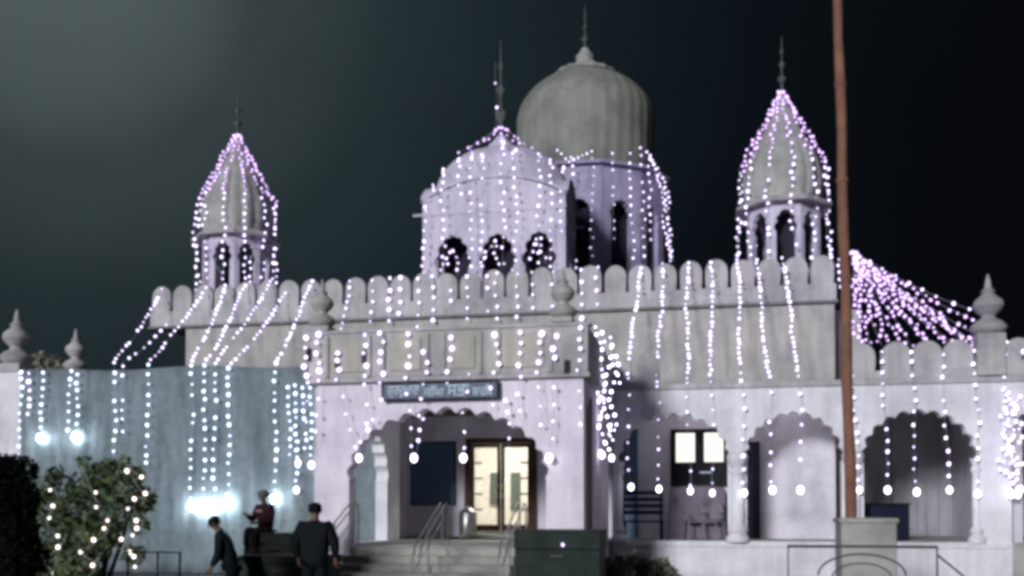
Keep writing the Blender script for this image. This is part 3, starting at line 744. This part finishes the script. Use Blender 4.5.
# lit bush
YB = -11.2
bp = at(95, 512, YB); bush = empty('garden_bush', (bp.x, YB, 0))
tag(bush, 'leafy green bush wound with fairy lights in front of the teal screen', 'bush')
cs = []
for px, py, r in ((75, 490, .30), (100, 480, .28), (130, 490, .27), (60, 510, .3), (90, 510, .34), (118, 512, .30), (138, 500, .2), (70, 535, .32), (98, 540, .34), (60, 560, .3), (90, 568, .32), (112, 535, .25), (125, 475, .18), (50, 488, .2), (142, 478, .13), (148, 500, .12), (140, 525, .16), (42, 505, .16), (60, 475, .14), (88, 462, .10), (120, 462, .10), (135, 555, .16), (38, 565, .2), (105, 468, .16), (52, 520, .22), (48, 545, .25), (84, 590, .35), (70, 615, .35), (100, 610, .35)):
    p = at(px, py, YB); cs.append((p.x-bp.x, random.uniform(-.3, .3), p.z, r))
leaf_cloud('foliage', M['leaf'], cs, 7500, .055, bush, 5)
st = MB()
for k in range(9):
    a = k*.7; st.tube([(math.cos(a)*.06, math.sin(a)*.06, 0), (math.cos(a)*.2, math.sin(a)*.15, .6), (math.cos(a)*.42, math.sin(a)*.3, 1.2), (math.cos(a)*.55, math.sin(a)*.35, 1.6)], [.035, .028, .018, .008], 6)
st.build('stem', M['bark'], bush)
# bush lights
rb = random.Random(3)
for lab, (xa_, xb_), ys_ in (('pinkish fairy lights scattered over the left side of the bush', (48, 72), range(488, 580, 13)), ('pinkish fairy lights scattered over the middle of the bush', (70, 112), range(474, 580, 15)), ('pinkish fairy lights thick down the right side of the bush', (112, 146), range(464, 580, 9))):
    pts_ = [at(rb.uniform(xa_, xb_), yy+rb.uniform(-4, 4), YB-.45+rb.uniform(-.1, .15)) for yy in ys_]
    light_string(pts_, lab, 'fairy lights on the bush', .20 if xa_ > 100 else .30, 'w', None, .02, jit=.05)
# dark shrub
YS = -14.5
sp_ = at(10, 512, YS); shrub = empty('dark_shrub', (sp_.x, YS, 0))
tag(shrub, 'dense unlit shrub standing black at the left edge', 'shrub')
cs = []
for px, py, r in ((5, 475, .24), (22, 472, .2), (-10, 480, .3), (12, 500, .3), (28, 500, .17), (0, 530, .32), (25, 530, .2), (10, 560, .33), (28, 560, .18), (5, 600, .35), (5, 640, .35), (28, 600, .18), (-25, 530, .3), (-25, 580, .3)):
    p = at(px, py, YS); cs.append((p.x-sp_.x, random.uniform(-.15, .15), p.z, r))
leaf_cloud('foliage', M['leafdark'], cs, 16000, .035, shrub, 8)
core = MB(); core.lathe([(.22, .0), (.30, .3), (.33, .9), (.30, 1.5), (.22, 1.85), (.05, 2.05)], 12, (-.12, 0)); core.build('stem', M['leafdark'], shrub)  # black core behind the leaves, thickens the unlit silhouette
# far left tree mass beyond the wall
dt = empty('distant_tree', at(45, 512, 9)*1); dt.location.z = 0
tag(dt, 'dark tree crown behind the left wing between the two pinnacles', 'tree')
cs = []
for px, py, r in ((25, 380, 1.0), (45, 378, 1.0), (60, 385, .9), (35, 400, 1.3)):
    p = at(px, py, 9); cs.append((p.x-dt.location.x, random.uniform(-.3, .3), p.z, r))
leaf_cloud('crown', M['leafgrey'], cs, 5000, .12, dt, 9)
MB().tube([(0, 0, 0), (.1, 0, 3), (0, 0, 5.2)], [.2, .15, .08]).build('trunk', M['bark'], dt)
# potted plants right of the green box
for i, (px, py, y, h, lab) in enumerate(((612, 556, -6.3, .45, 'greyish potted plant tucked beside the right green box'), (636, 552, -5.0, .5, 'tallest greyish potted plant below the first veranda arch'), (660, 560, -4.4, .4, 'low greyish potted plant, farthest right of the three by the steps'))):
    p = at(px, py, y); o = empty('potted_plant', (p.x, y, 0)); tag(o, lab, 'plant', 'potted plants beside the steps')
    MB().lathe([(.13, 0), (.2, .3), (.23, .32), (.23, .36), (.19, .36)], 16).build('pot', M['pot'], o, smooth=True)
    leaf_cloud('foliage', M['leafgrey'], [(0, 0, p.z-.18, .24), (.18, .05, p.z-.3, .2), (-.18, 0, p.z-.32, .2), (0, 0, .5, .2)], 420, .075, o, 20+i)
    MB().tube([(0, 0, .3), (.02, 0, p.z-.1)], .012).build('stem', M['bark'], o)

# ------------------------------------------------------------------ flagpole with pedestal
YF = -7.6
pt, pbm = at(837.5, -20, YF), at(851, 520, YF)
fp = empty('flagpole', pbm)
tag(fp, 'very tall flagpole wrapped in orange cloth rising from a stone pedestal', 'flagpole')
d = pt-pbm; ptsf = [Vector((0, 0, 0))+d*(i/14*1.25) for i in range(15)]
for i, p in enumerate(ptsf): p.x += .012*math.sin(i*1.7)
MB().tube(ptsf, [.09-.0015*i+.006*math.sin(i*2.3) for i in range(15)], 14).build('wrapped_pole', M['orange'], fp, smooth=True)
for i in range(1, 14, 2):
    MB().tube([ptsf[i]-Vector((0, 0, .03)), ptsf[i]+Vector((0, 0, .03))], .095).build('cord_tie', M['orange'], fp)
x0, x1 = X(842, YF-.5), X(898, YF-.5); zt = Z(870, 518, YF-.5)
pd = empty('flagpole_pedestal', ((x0+x1)/2, YF, 0)); tag(pd, 'square pale stone pedestal carrying the orange flagpole', 'pedestal')
w = (x1-x0)/2
MB().box(-w, w, -w, w, .36, zt-.08).build('block', M['stone'], pd, bevel=.02)
MB().box(-w-.03, w+.03, -w-.03, w+.03, zt-.08, zt).build('cap', M['stone'], pd, bevel=.02)
MB().box(-w-.5, w+.5, -w-.4, w+.3, 0, .36).build('base_step', M['stone'], pd, bevel=.02)
pbm2 = Vector(fp.location)
# ------------------------------------------------------------------ railing in front of pedestal
YR = -10.2
r0, r1 = at(788, 546, YR), at(937, 546, YR)
rl = empty('metal_railing', ((r0.x+r1.x)/2, YR, 0)); tag(rl, 'low grey green metal railing with curved bars around the flagpole pedestal', 'railing')
wr = (r1.x-r0.x)/2; zr = r0.z
fr = MB().tube([(-wr, 0, 0), (-wr, 0, zr), (wr, 0, zr), (wr, 0, 0)], .02, 8); fr.build('frame', M['fence'], rl)
MB().tube([(-wr, 0, .12), (wr, 0, .12)], .014).build('bottom_rail', M['fence'], rl)
for s in (0,):
    MB().tube([(wr*.95*math.cos(t)*.62, 0, zr-.38+.28*math.sin(t)) for t in [PI*k/16 for k in range(17)]], .013).build('curved_bar', M['fence'], rl)
    MB().tube([(wr*.4*math.cos(t), 0, zr-.42+.2*math.sin(t)) for t in [PI*k/16 for k in range(17)]], .010).build('curved_bar', M['fence'], rl)
for k in range(9):
    x = -wr+wr*2*(k+1)/10; MB().tube([(x, 0, .12), (x, 0, zr-.42)], .006).build('upright', M['fence'], rl)
MB().tube([(-wr*.95, 0, zr-.42), (wr*.95, 0, zr-.42)], .01).build('middle_rail', M['fence'], rl)
MB().tube([(wr, 0, zr-.1), (wr+.5, .6, zr-.45)], .014).build('brace', M['fence'], rl)
# black metal frame at left
YL = -12.4
r0, r1 = at(128, 552, YL), at(180, 552, YL)
tb = empty('metal_barrier', ((r0.x+r1.x)/2, YL, 0)); tag(tb, 'plain black tubular metal barrier beside the bush', 'barrier')
wr = (r1.x-r0.x)/2; zr = r0.z
MB().tube([(-wr, 0, 0), (-wr, 0, zr), (wr, 0, zr), (wr, 0, 0)], .018).build('frame', M['blackmetal'], tb)
MB().tube([(wr*.15, 0, 0), (wr*.15, 0, zr)], .012).build('upright', M['blackmetal'], tb)
MB().tube([(-wr, 0, .3), (wr, 0, .3)], .012).build('crossbar', M['blackmetal'], tb)
# ------------------------------------------------------------------ stair handrails
def handrail(pxt, label):
    xt = X(pxt, YP-.1)
    o = empty('handrail', (xt, YP-.9, 0)); tag(o, label, 'handrail', 'steel handrails on the steps')
    yT, yB = .75, -.95
    for dx2 in (0, .12):
        MB().tube([(dx2, yT+.15, FL), (dx2, yT+.15, FL+.8), (dx2, yT, FL+.86), (dx2, yB, .15+.86), (dx2, yB-.12, .80), (dx2, yB-.12, .0)], .018).build('rail', M['steel'], o, smooth=True)
    MB().tube([(.0, (yT+yB)/2, .4), (.0, (yT+yB)/2, .52+.86)], .014).build('baluster', M['steel'], o)
    MB().tube([(0, yT, FL+.45), (0, yB, .58)], .012).build('middle_rail', M['steel'], o)
handrail(351, 'steel handrail at the left end of the steps'); handrail(441, 'steel handrail in the middle of the steps below the notice board'); handrail(519, 'steel handrail at the right end of the steps by the green box')
# ------------------------------------------------------------------ green boxes
def gbox(px0, px1, py, Y, dep, label, m1, m2, name='metal_box', lid=.3):
    a, b = X(px0, Y), X(px1, Y); zt = Z((px0+px1)/2, py, Y)
    o = empty(name, ((a+b)/2, Y+dep/2, 0)); tag(o, label, 'box'); w = (b-a)/2
    MB().box(-w, w, -dep/2, dep/2, .08, zt-lid-.002).build('body', M[m1], o, bevel=.015)
    MB().box(-w-.02, w+.02, -dep/2-.02, dep/2+.02, zt-lid, zt).build('lid', M[m2], o, bevel=.02)
    for sx in (-1, 1):
        for sy in (-1, 1): MB().box(sx*(w-.08)-.04, sx*(w-.08)+.04, sy*(dep/2-.08)-.04, sy*(dep/2-.08)+.04, 0, .079).build('foot', M['blackmetal'], o)
    MB().tube([(-.1, -dep/2-.02, zt-lid-.1), (-.1, -dep/2-.05, zt-lid-.1), (.1, -dep/2-.05, zt-lid-.1), (.1, -dep/2-.02, zt-lid-.1)], .01).build('handle', M['steel'], o)
    return o
gbox(515, 600, 530, -7.9, .9, 'big dark green metal box with a lid at the right of the steps', 'green', 'green', lid=.32)
gbox(247, 300, 533, -7.6, .7, 'lighter green box with pale stains standing behind the low dark box', 'green2', 'green2', lid=.2)
gbox(240, 322, 556, -9.8, .8, 'low dark green box in front of the lighter green one', 'green', 'green', lid=.12)
light_string([at(560, 541, -8.0), at(562, 546, -8.0)], 'single tiny lamp on the front of the big green box', None, .5, 't')

# ------------------------------------------------------------------ veranda furniture
def bench():
    Y = 1.0; a, b = X(622, Y), X(664, Y)
    o = empty('slatted_bench', ((a+b)/2, Y, FL)); tag(o, 'dark blue slatted bench under the first veranda arch', 'bench'); w = (b-a)/2
    for k in range(4): MB().box(-w, w, -.28-.01*k, -.25-.01*k, .62+k*.16, .72+k*.16).build('back_slat', M['seat_blue'], o, bevel=.01)
    MB().box(-w, w, -.25, .25, .42, .47).build('seat', M['seat_blue'], o, bevel=.01)
    for sx in (-1, 1):
        for y in (-.26, .2): MB().box(sx*(w-.06)-.03, sx*(w-.06)+.03, y-.03, y+.03, 0, .415 if y > 0 else 1.25).build('leg', M['seat_blue'], o)
bench()
def sofa():
    Y = 1.35; a, b = X(668, Y), X(728, Y)
    o = empty('covered_stack', ((a+b)/2, Y, FL)); tag(o, 'bulky heap covered in mauve cloth under the lit window', 'covered furniture'); w = (b-a)/2
    m = MB(); n = 24; rings = []
    for z, s in ((0, 1.0), (.3, .99), (.8, .97), (1.15, .95), (1.28, .86), (1.31, .5), (1.32, .1)):
        ring = []
        for k in range(n*2):
            t = 2*PI*k/(n*2); c, s_ = math.cos(t), math.sin(t)
            rr = 1/max(abs(c), abs(s_))**.85
            f = 1+.02*math.sin(t*13+z*3)*(1.3-z)
            ring.append(m.bm.verts.new((w*c*rr*s*f, .35*s_*rr*s*f, z+.02*math.sin(t*3))))
        rings.append(ring)
    for A, Bq in zip(rings, rings[1:]):
        for k in range(len(A)): m.bm.faces.new((A[k], A[(k+1) % len(A)], Bq[(k+1) % len(A)], Bq[k]))
    m.bm.faces.new(rings[-1]); m.build('cloth', M['sofa'], o, smooth=True)
sofa()
def plastic_chair(px, label, rz):
    Y = .75; p = at(px, 512, Y)
    o = empty('plastic_chair', (p.x, Y, FL), rz); tag(o, label, 'chair', 'plastic chairs under the first arch')
    MB().box(-.2, .2, -.2, .2, .42, .45).build('seat', M['plastic'], o, bevel=.015)
    MB().slab([(-.19, .5), (.19, .5), (.17, .85), (.09, .92), (-.09, .92), (-.17, .85)], [], .19, .215).build('backrest', M['plastic'], o, bevel=.01)
    for sx in (-1, 1):
        for sy in (-1, 1): MB().tube([(sx*.18, sy*.18, .42), (sx*.21, sy*.21, 0)], .018).build('leg', M['plastic'], o)
        MB().tube([(sx*.21, -.18, .45), (sx*.22, -.16, .64), (sx*.21, .2, .66)], .016).build('armrest', M['plastic'], o)
plastic_chair(694, 'left pale plastic chair in front of the covered heap', .3); plastic_chair(713, 'right pale plastic chair, nearest the narrow column', -.5)
# table + low cupboard in third arch
Y = 1.3; o = empty('dark_cupboard', (X(885, Y), Y, FL)); tag(o, 'low dark cupboard behind the flagpole under the third arch', 'cupboard')
MB().box(-.55, .5, -.3, .3, 0, .85).build('body', M['cupboard'], o, bevel=.02)
MB().box(-.58, .53, -.33, .33, .852, .89).build('top', M['blackmetal'], o, bevel=.01)
for s in (-.28, .24): MB().box(s-.24, s+.24, -.32, -.302, .05, .8).build('door', M['cupboard'], o, bevel=.01)
# board / boxes near door
o = empty('water_can', (X(468, 1.9), 1.9, FL+.02)); tag(o, 'grey round can standing left of the glass doors', 'can')
MB().lathe([(.22, 0), (.24, .05), (.24, .62), (.2, .7), (.08, .76), (.08, .82)], 20).build('body', M['steel'], o, smooth=True)
MB().lathe([(.095, .821), (.095, .86)], 16).build('lid', M['blackmetal'], o)

# ------------------------------------------------------------------ people
def skin_obj(name, verts, edges, m, par, sub=2, root=0):
    me = bpy.data.meshes.new(name); me.from_pydata([v[:3] for v in verts], edges, [])
    o = bpy.data.objects.new(name, me); col.objects.link(o); o.parent = par
    mod = o.modifiers.new('skin', 'SKIN'); mod.use_smooth_shade = True
    me.skin_vertices[0].data
    for i, v in enumerate(verts):
        sv = me.skin_vertices[0].data[i]; r = v[3]
        sv.radius = r if isinstance(r, tuple) else (r, r); sv.use_root = (i == root)
    s = o.modifiers.new('sub', 'SUBSURF'); s.levels = sub; s.render_levels = sub
    me.materials.append(m); return o
def ensure_skin(me):
    if not me.skin_vertices:
        bm = bmesh.new(); bm.from_mesh(me); bm.verts.layers.skin.verify(); bm.to_mesh(me); bm.free()
def chain(name, verts, edges, m, par, sub=2, root=0):
    me = bpy.data.meshes.new(name); me.from_pydata([v[:3] for v in verts], edges, [])
    ensure_skin(me)
    o = bpy.data.objects.new(name, me); col.objects.link(o); o.parent = par
    mod = o.modifiers.new('skin', 'SKIN'); mod.use_smooth_shade = True
    for i, v in enumerate(verts):
        sv = me.skin_vertices[0].data[i]; r = v[3]
        sv.radius = r if isinstance(r, tuple) else (r, r); sv.use_root = (i == root)
    s = o.modifiers.new('sub', 'SUBSURF'); s.levels = sub; s.render_levels = sub
    me.materials.append(m); return o
def person(loc, rz, label, jack, trou, headwear, scale=1.0, lean=0.0, arms=None, legs=None, print_back=False, bulk=1.0):
    """figure facing -Y locally, height 1.72; lean = forward bend at the hip (radians)"""
    root = empty('person', loc, rz); root.scale = (scale,)*3
    tag(root, label, 'person')
    hip = Vector((0, 0, .93))
    def L(x, y, z):      # upper body point, bent about the hip
        v = Vector((x, y, z))-hip
        c, s = math.cos(lean), math.sin(lean)
        return hip+Vector((v.x, v.y*c-v.z*s, v.z*c+v.y*s))
    arms = arms or [((.24, .02, 1.14), (.26, -.06, .90)), ((-.24, .02, 1.14), (-.26, -.06, .90))]
    legs = legs or [((.11, -.01, .50), (.12, .03, .08)), ((-.11, -.01, .50), (-.12, .03, .08))]
    V, E = [], []
    def add(p, r, prev=None):
        V.append((*p, r)); 
        if prev is not None: E.append((prev, len(V)-1))
        return len(V)-1
    pel = add((0, 0, .95), (.15, .10))
    wst = add(L(0, 0, 1.10), (.13, .09), pel); ch = add(L(0, 0, 1.32), (.16, .10), wst)
    nk0 = add(L(0, .01, 1.46), (.07, .06), ch); nk = add(L(0, 0, 1.52), (.052, .052), nk0)
    h1 = add(L(0, -.015, 1.58), (.068, .075), nk); h2 = add(L(0, -.01, 1.655), (.075, .09), h1); add(L(0, 0, 1.71), (.05, .06), h2)
    for s, (el, wr) in zip((1, -1), arms):
        sh = add(L(s*.18, .01, 1.41), .055, ch); e = add(L(*el), .04, sh); w = add(L(*wr), .027, e)
        el_, wr_ = L(*el), L(*wr); dr = (wr_-el_).normalized(); side = Vector((0, -1, 0)).cross(dr)
        if side.length < .2: side = Vector((1, 0, 0))
        side.normalize(); up = dr.cross(side)
        pm = add(wr_+dr*.06, (.034, .02), w)
        for k, (o_, ln) in enumerate(((-.028, .06), (-.010, .072), (.010, .068), (.027, .052))):
            a = add(wr_+dr*.09+side*o_, .009, pm); b = add(wr_+dr*(.09+ln*.6)+side*o_*1.1+up*.008, .008, a); add(wr_+dr*(.09+ln)+side*o_*1.05+up*.025, .007, b)
        a = add(wr_+dr*.045-side*.04, .010, pm); add(wr_+dr*.075-side*.058+up*.01, .008, a)
    for s, (kn, an) in zip((1, -1), legs):
        hj = add((s*.09, 0, .86), .085, pel); k_ = add(kn, .058, hj); a = add(an, .04, k_)
        add((an[0]+s*.01, an[1]-.10, .045), (.04, .03), a)
    chain('body', V, E, M['skin'], root, 2)
    # jacket
    V, E = [], []
    b0 = add((0, 0, .78), (.19, .145)); b1 = add(L(0, 0, 1.06), (.19*bulk, .14*bulk), b0); b2 = add(L(0, 0, 1.30), (.205*bulk, .14*bulk), b1); b3 = add(L(0, .01, 1.44), (.12, .085), b2); add(L(0, .01, 1.50), (.075, .07), b3)
    for s, (el, wr) in zip((1, -1), arms):
        sh = add(L(s*.19, .01, 1.40), .082*bulk, b2); e = add(L(*el), .068*bulk, sh); add(L(*(Vector(el).lerp(Vector(wr), .93))), .05, e)
    chain('jacket', V, E, jack, root, 2)
    V, E = [], []
    p0 = add((0, 0, .98), (.165, .125)); 
    for s, (kn, an) in zip((1, -1), legs):
        hj = add((s*.095, 0, .82), .105, p0); k_ = add(kn, .082, hj); add((an[0], an[1], an[2]+.02), .066, k_)
    chain('trousers', V, E, trou, root, 2)
    # face, ears, hair and shoes
    hc = L(0, -.012, 1.62)
    face = MB()
    tr = Matrix.Translation(hc) @ Matrix.Rotation(-lean*-1, 4, 'X')
    f = MB().lathe([(.004, -.02), (.014, -.012), (.012, .01), (.005, .03)], 8); bmesh.ops.translate(f.bm, verts=f.bm.verts, vec=Vector((0, -.105, -.005))); bmesh.ops.transform(f.bm, matrix=tr, verts=f.bm.verts); f.build('nose', M['skin'], root, smooth=True)
    for s in (-1, 1):
        f = MB().lathe([(.005, -.028), (.016, -.01), (.018, .012), (.006, .028)], 8); bmesh.ops.translate(f.bm, verts=f.bm.verts, vec=Vector((s*.082, 0, -.005))); bmesh.ops.transform(f.bm, matrix=tr, verts=f.bm.verts); f.build('ear', M['skin'], root, smooth=True)
        f = MB().lathe([(.003, -.008), (.011, 0), (.003, .008)], 8); bmesh.ops.translate(f.bm, verts=f.bm.verts, vec=Vector((s*.032, -.092, .012))); bmesh.ops.transform(f.bm, matrix=tr, verts=f.bm.verts); f.build('eye', M['hair'], root, smooth=True)
    f = MB().box(-.025, .025, -.098, -.088, -.052, -.044); bmesh.ops.transform(f.bm, matrix=tr, verts=f.bm.verts); f.build('mouth', M['wood'], root)
    if headwear == 'turban':
        f = MB().lathe([(.09, .0), (.118, .03), (.128, .07), (.118, .11), (.08, .145), (.02, .16)], 20, rib=.05, ribn=10); f_n = 'turban'; mm = M['turban']
    elif headwear == 'cap':
        f = MB().lathe([(.092, -.01), (.102, .03), (.1, .07), (.075, .105), (.02, .125)], 20); f_n = 'cap'; mm = M['hair']
    else:
        f = MB().lathe([(.085, -.03), (.097, .02), (.097, .06), (.075, .1), (.02, .118)], 20); f_n = 'hair'; mm = M['hair']
    bmesh.ops.translate(f.bm, verts=f.bm.verts, vec=Vector((0, .012, .0))); bmesh.ops.transform(f.bm, matrix=tr, verts=f.bm.verts); f.build(f_n, mm, root, smooth=True)
    for s, (kn, an) in zip((1, -1), legs):
        f = MB(); f.bm.verts.ensure_lookup_table()
        f.tube([(an[0]+s*.01, an[1]+.06, .045), (an[0]+s*.01, an[1]-.02, .055), (an[0]+s*.015, an[1]-.12, .042), (an[0]+s*.015, an[1]-.19, .032)], [.03, .048, .046, .02], 10); f.build('shoe', M['blackmetal'], root, smooth=True)
    if print_back:
        p = L(0, -.145, 1.34); MB().box(p.x-.09, p.x+.09, p.y-.012, p.y+.01, p.z-.02, p.z+.03).build('chest_print', M['logo'], root)
    return root
p = at(315, 512, -10.6)
person((p.x, -10.6, 0), PI+.1, 'person in a bulky black jacket standing with their back to the camera', M['jacket_black'], M['trouser_black'], 'hair', 1.0, 0,
       [((.29, .0, 1.16), (.27, -.10, .93)), ((-.29, .0, 1.16), (-.27, -.10, .93))], bulk=1.22)
p = at(228, 512, -10.3)
person((p.x+.08, -10.3, 0), -PI/2+.3, 'person in dark clothes bending forward to the left of the green boxes', M['jacket_blue'], M['trouser_black'], 'hair', .92, .42,
       [((.22, -.10, 1.16), (.2, -.30, .98)), ((-.22, -.12, 1.16), (-.18, -.34, 1.02))])
p = at(266, 512, -7.3)
person((p.x, -7.3, Z(270, 533, -7.6)+.075-.95*.84), -.35, 'person in a maroon printed jacket sitting on the lighter green box', M['jacket_red'], M['trouser_grey'], 'turban', .84, .12,
       [((.27, -.10, 1.14), (.10, -.34, 1.12)), ((-.27, -.10, 1.14), (-.16, -.36, 1.28))], [((.12, -.42, .94), (.12, -.46, .54)), ((-.12, -.42, .94), (-.13, -.44, .54))], print_back=True)

# ------------------------------------------------------------------ world, sun, render
wd = bpy.data.worlds.new('World'); scn.world = wd; wd.use_nodes = True; nt = wd.node_tree
for n_ in list(nt.nodes): nt.nodes.remove(n_)
out = nt.nodes.new('ShaderNodeOutputWorld'); bg = nt.nodes.new('ShaderNodeBackground'); bg2 = nt.nodes.new('ShaderNodeBackground'); addn = nt.nodes.new('ShaderNodeAddShader')
sky = nt.nodes.new('ShaderNodeTexSky'); sky.sky_type = 'NISHITA'; sky.sun_disc = False
SUN_EL, SUN_AZ = math.radians(11), math.radians(-158)
sky.sun_elevation = math.radians(-8); sky.sun_rotation = math.radians(200)
nt.links.new(sky.outputs[0], bg.inputs[0]); bg.inputs[1].default_value = .05
tc = nt.nodes.new('ShaderNodeTexCoord')
gd = (at(60, -40, 100)-CAM).normalized()
dp_ = nt.nodes.new('ShaderNodeVectorMath'); dp_.operation = 'DOT_PRODUCT'; dp_.inputs[1].default_value = gd
nrm_ = nt.nodes.new('ShaderNodeVectorMath'); nrm_.operation = 'NORMALIZE'
nt.links.new(tc.outputs['Generated'], nrm_.inputs[0]); nt.links.new(nrm_.outputs[0], dp_.inputs[0])
cl = ramp(nt, dp_.outputs['Value'], [(0, (.0012, .0016, .0022)), (.70, (.0022, .003, .0042)), (.82, (.0034, .0055, .008)), (.89, (.0068, .012, .0155)), (.93, (.0105, .0185, .0225)), (.965, (.019, .030, .034)), (.988, (.040, .056, .060)), (1.0, (.085, .11, .112))])
# faint mottling of haze
nz = nt.nodes.new('ShaderNodeTexNoise'); nz.inputs['Scale'].default_value = 6; nz.inputs['Detail'].default_value = 4
nt.links.new(nrm_.outputs[0], nz.inputs['Vector'])
cl2 = mixc(nt, cl, ramp(nt, nz.outputs['Fac'], [(.3, (.85,)*3), (.7, (1.1,)*3)]), .7)
nt.links.new(cl2, bg2.inputs[0]); bg2.inputs[1].default_value = 1.0
nt.links.new(bg.outputs[0], addn.inputs[0]); nt.links.new(bg2.outputs[0], addn.inputs[1]); nt.links.new(addn.outputs[0], out.inputs[0])
sd = bpy.data.lights.new('sun', 'SUN'); sd.energy = 2.85; sd.angle = math.radians(9); sd.color = (.925, .93, 1.0)
so_ = bpy.data.objects.new('sun', sd); col.objects.link(so_)
sdir = Vector((.66, 2.3, -.50)).normalized()      # travel direction of the light
so_.rotation_euler = sdir.to_track_quat('-Z', 'Y').to_euler(); so_.location = (-10, -30, 20)
scn.view_settings.view_transform = 'Standard'; scn.view_settings.look = 'None'; scn.view_settings.exposure = 0
scn.render.engine = 'CYCLES'
scn.render.resolution_x, scn.render.resolution_y = 1024, 576
scn.cycles.filter_width = 3.9
scn.cycles.max_bounces = 5
scn.cycles.sample_clamp_indirect = 3
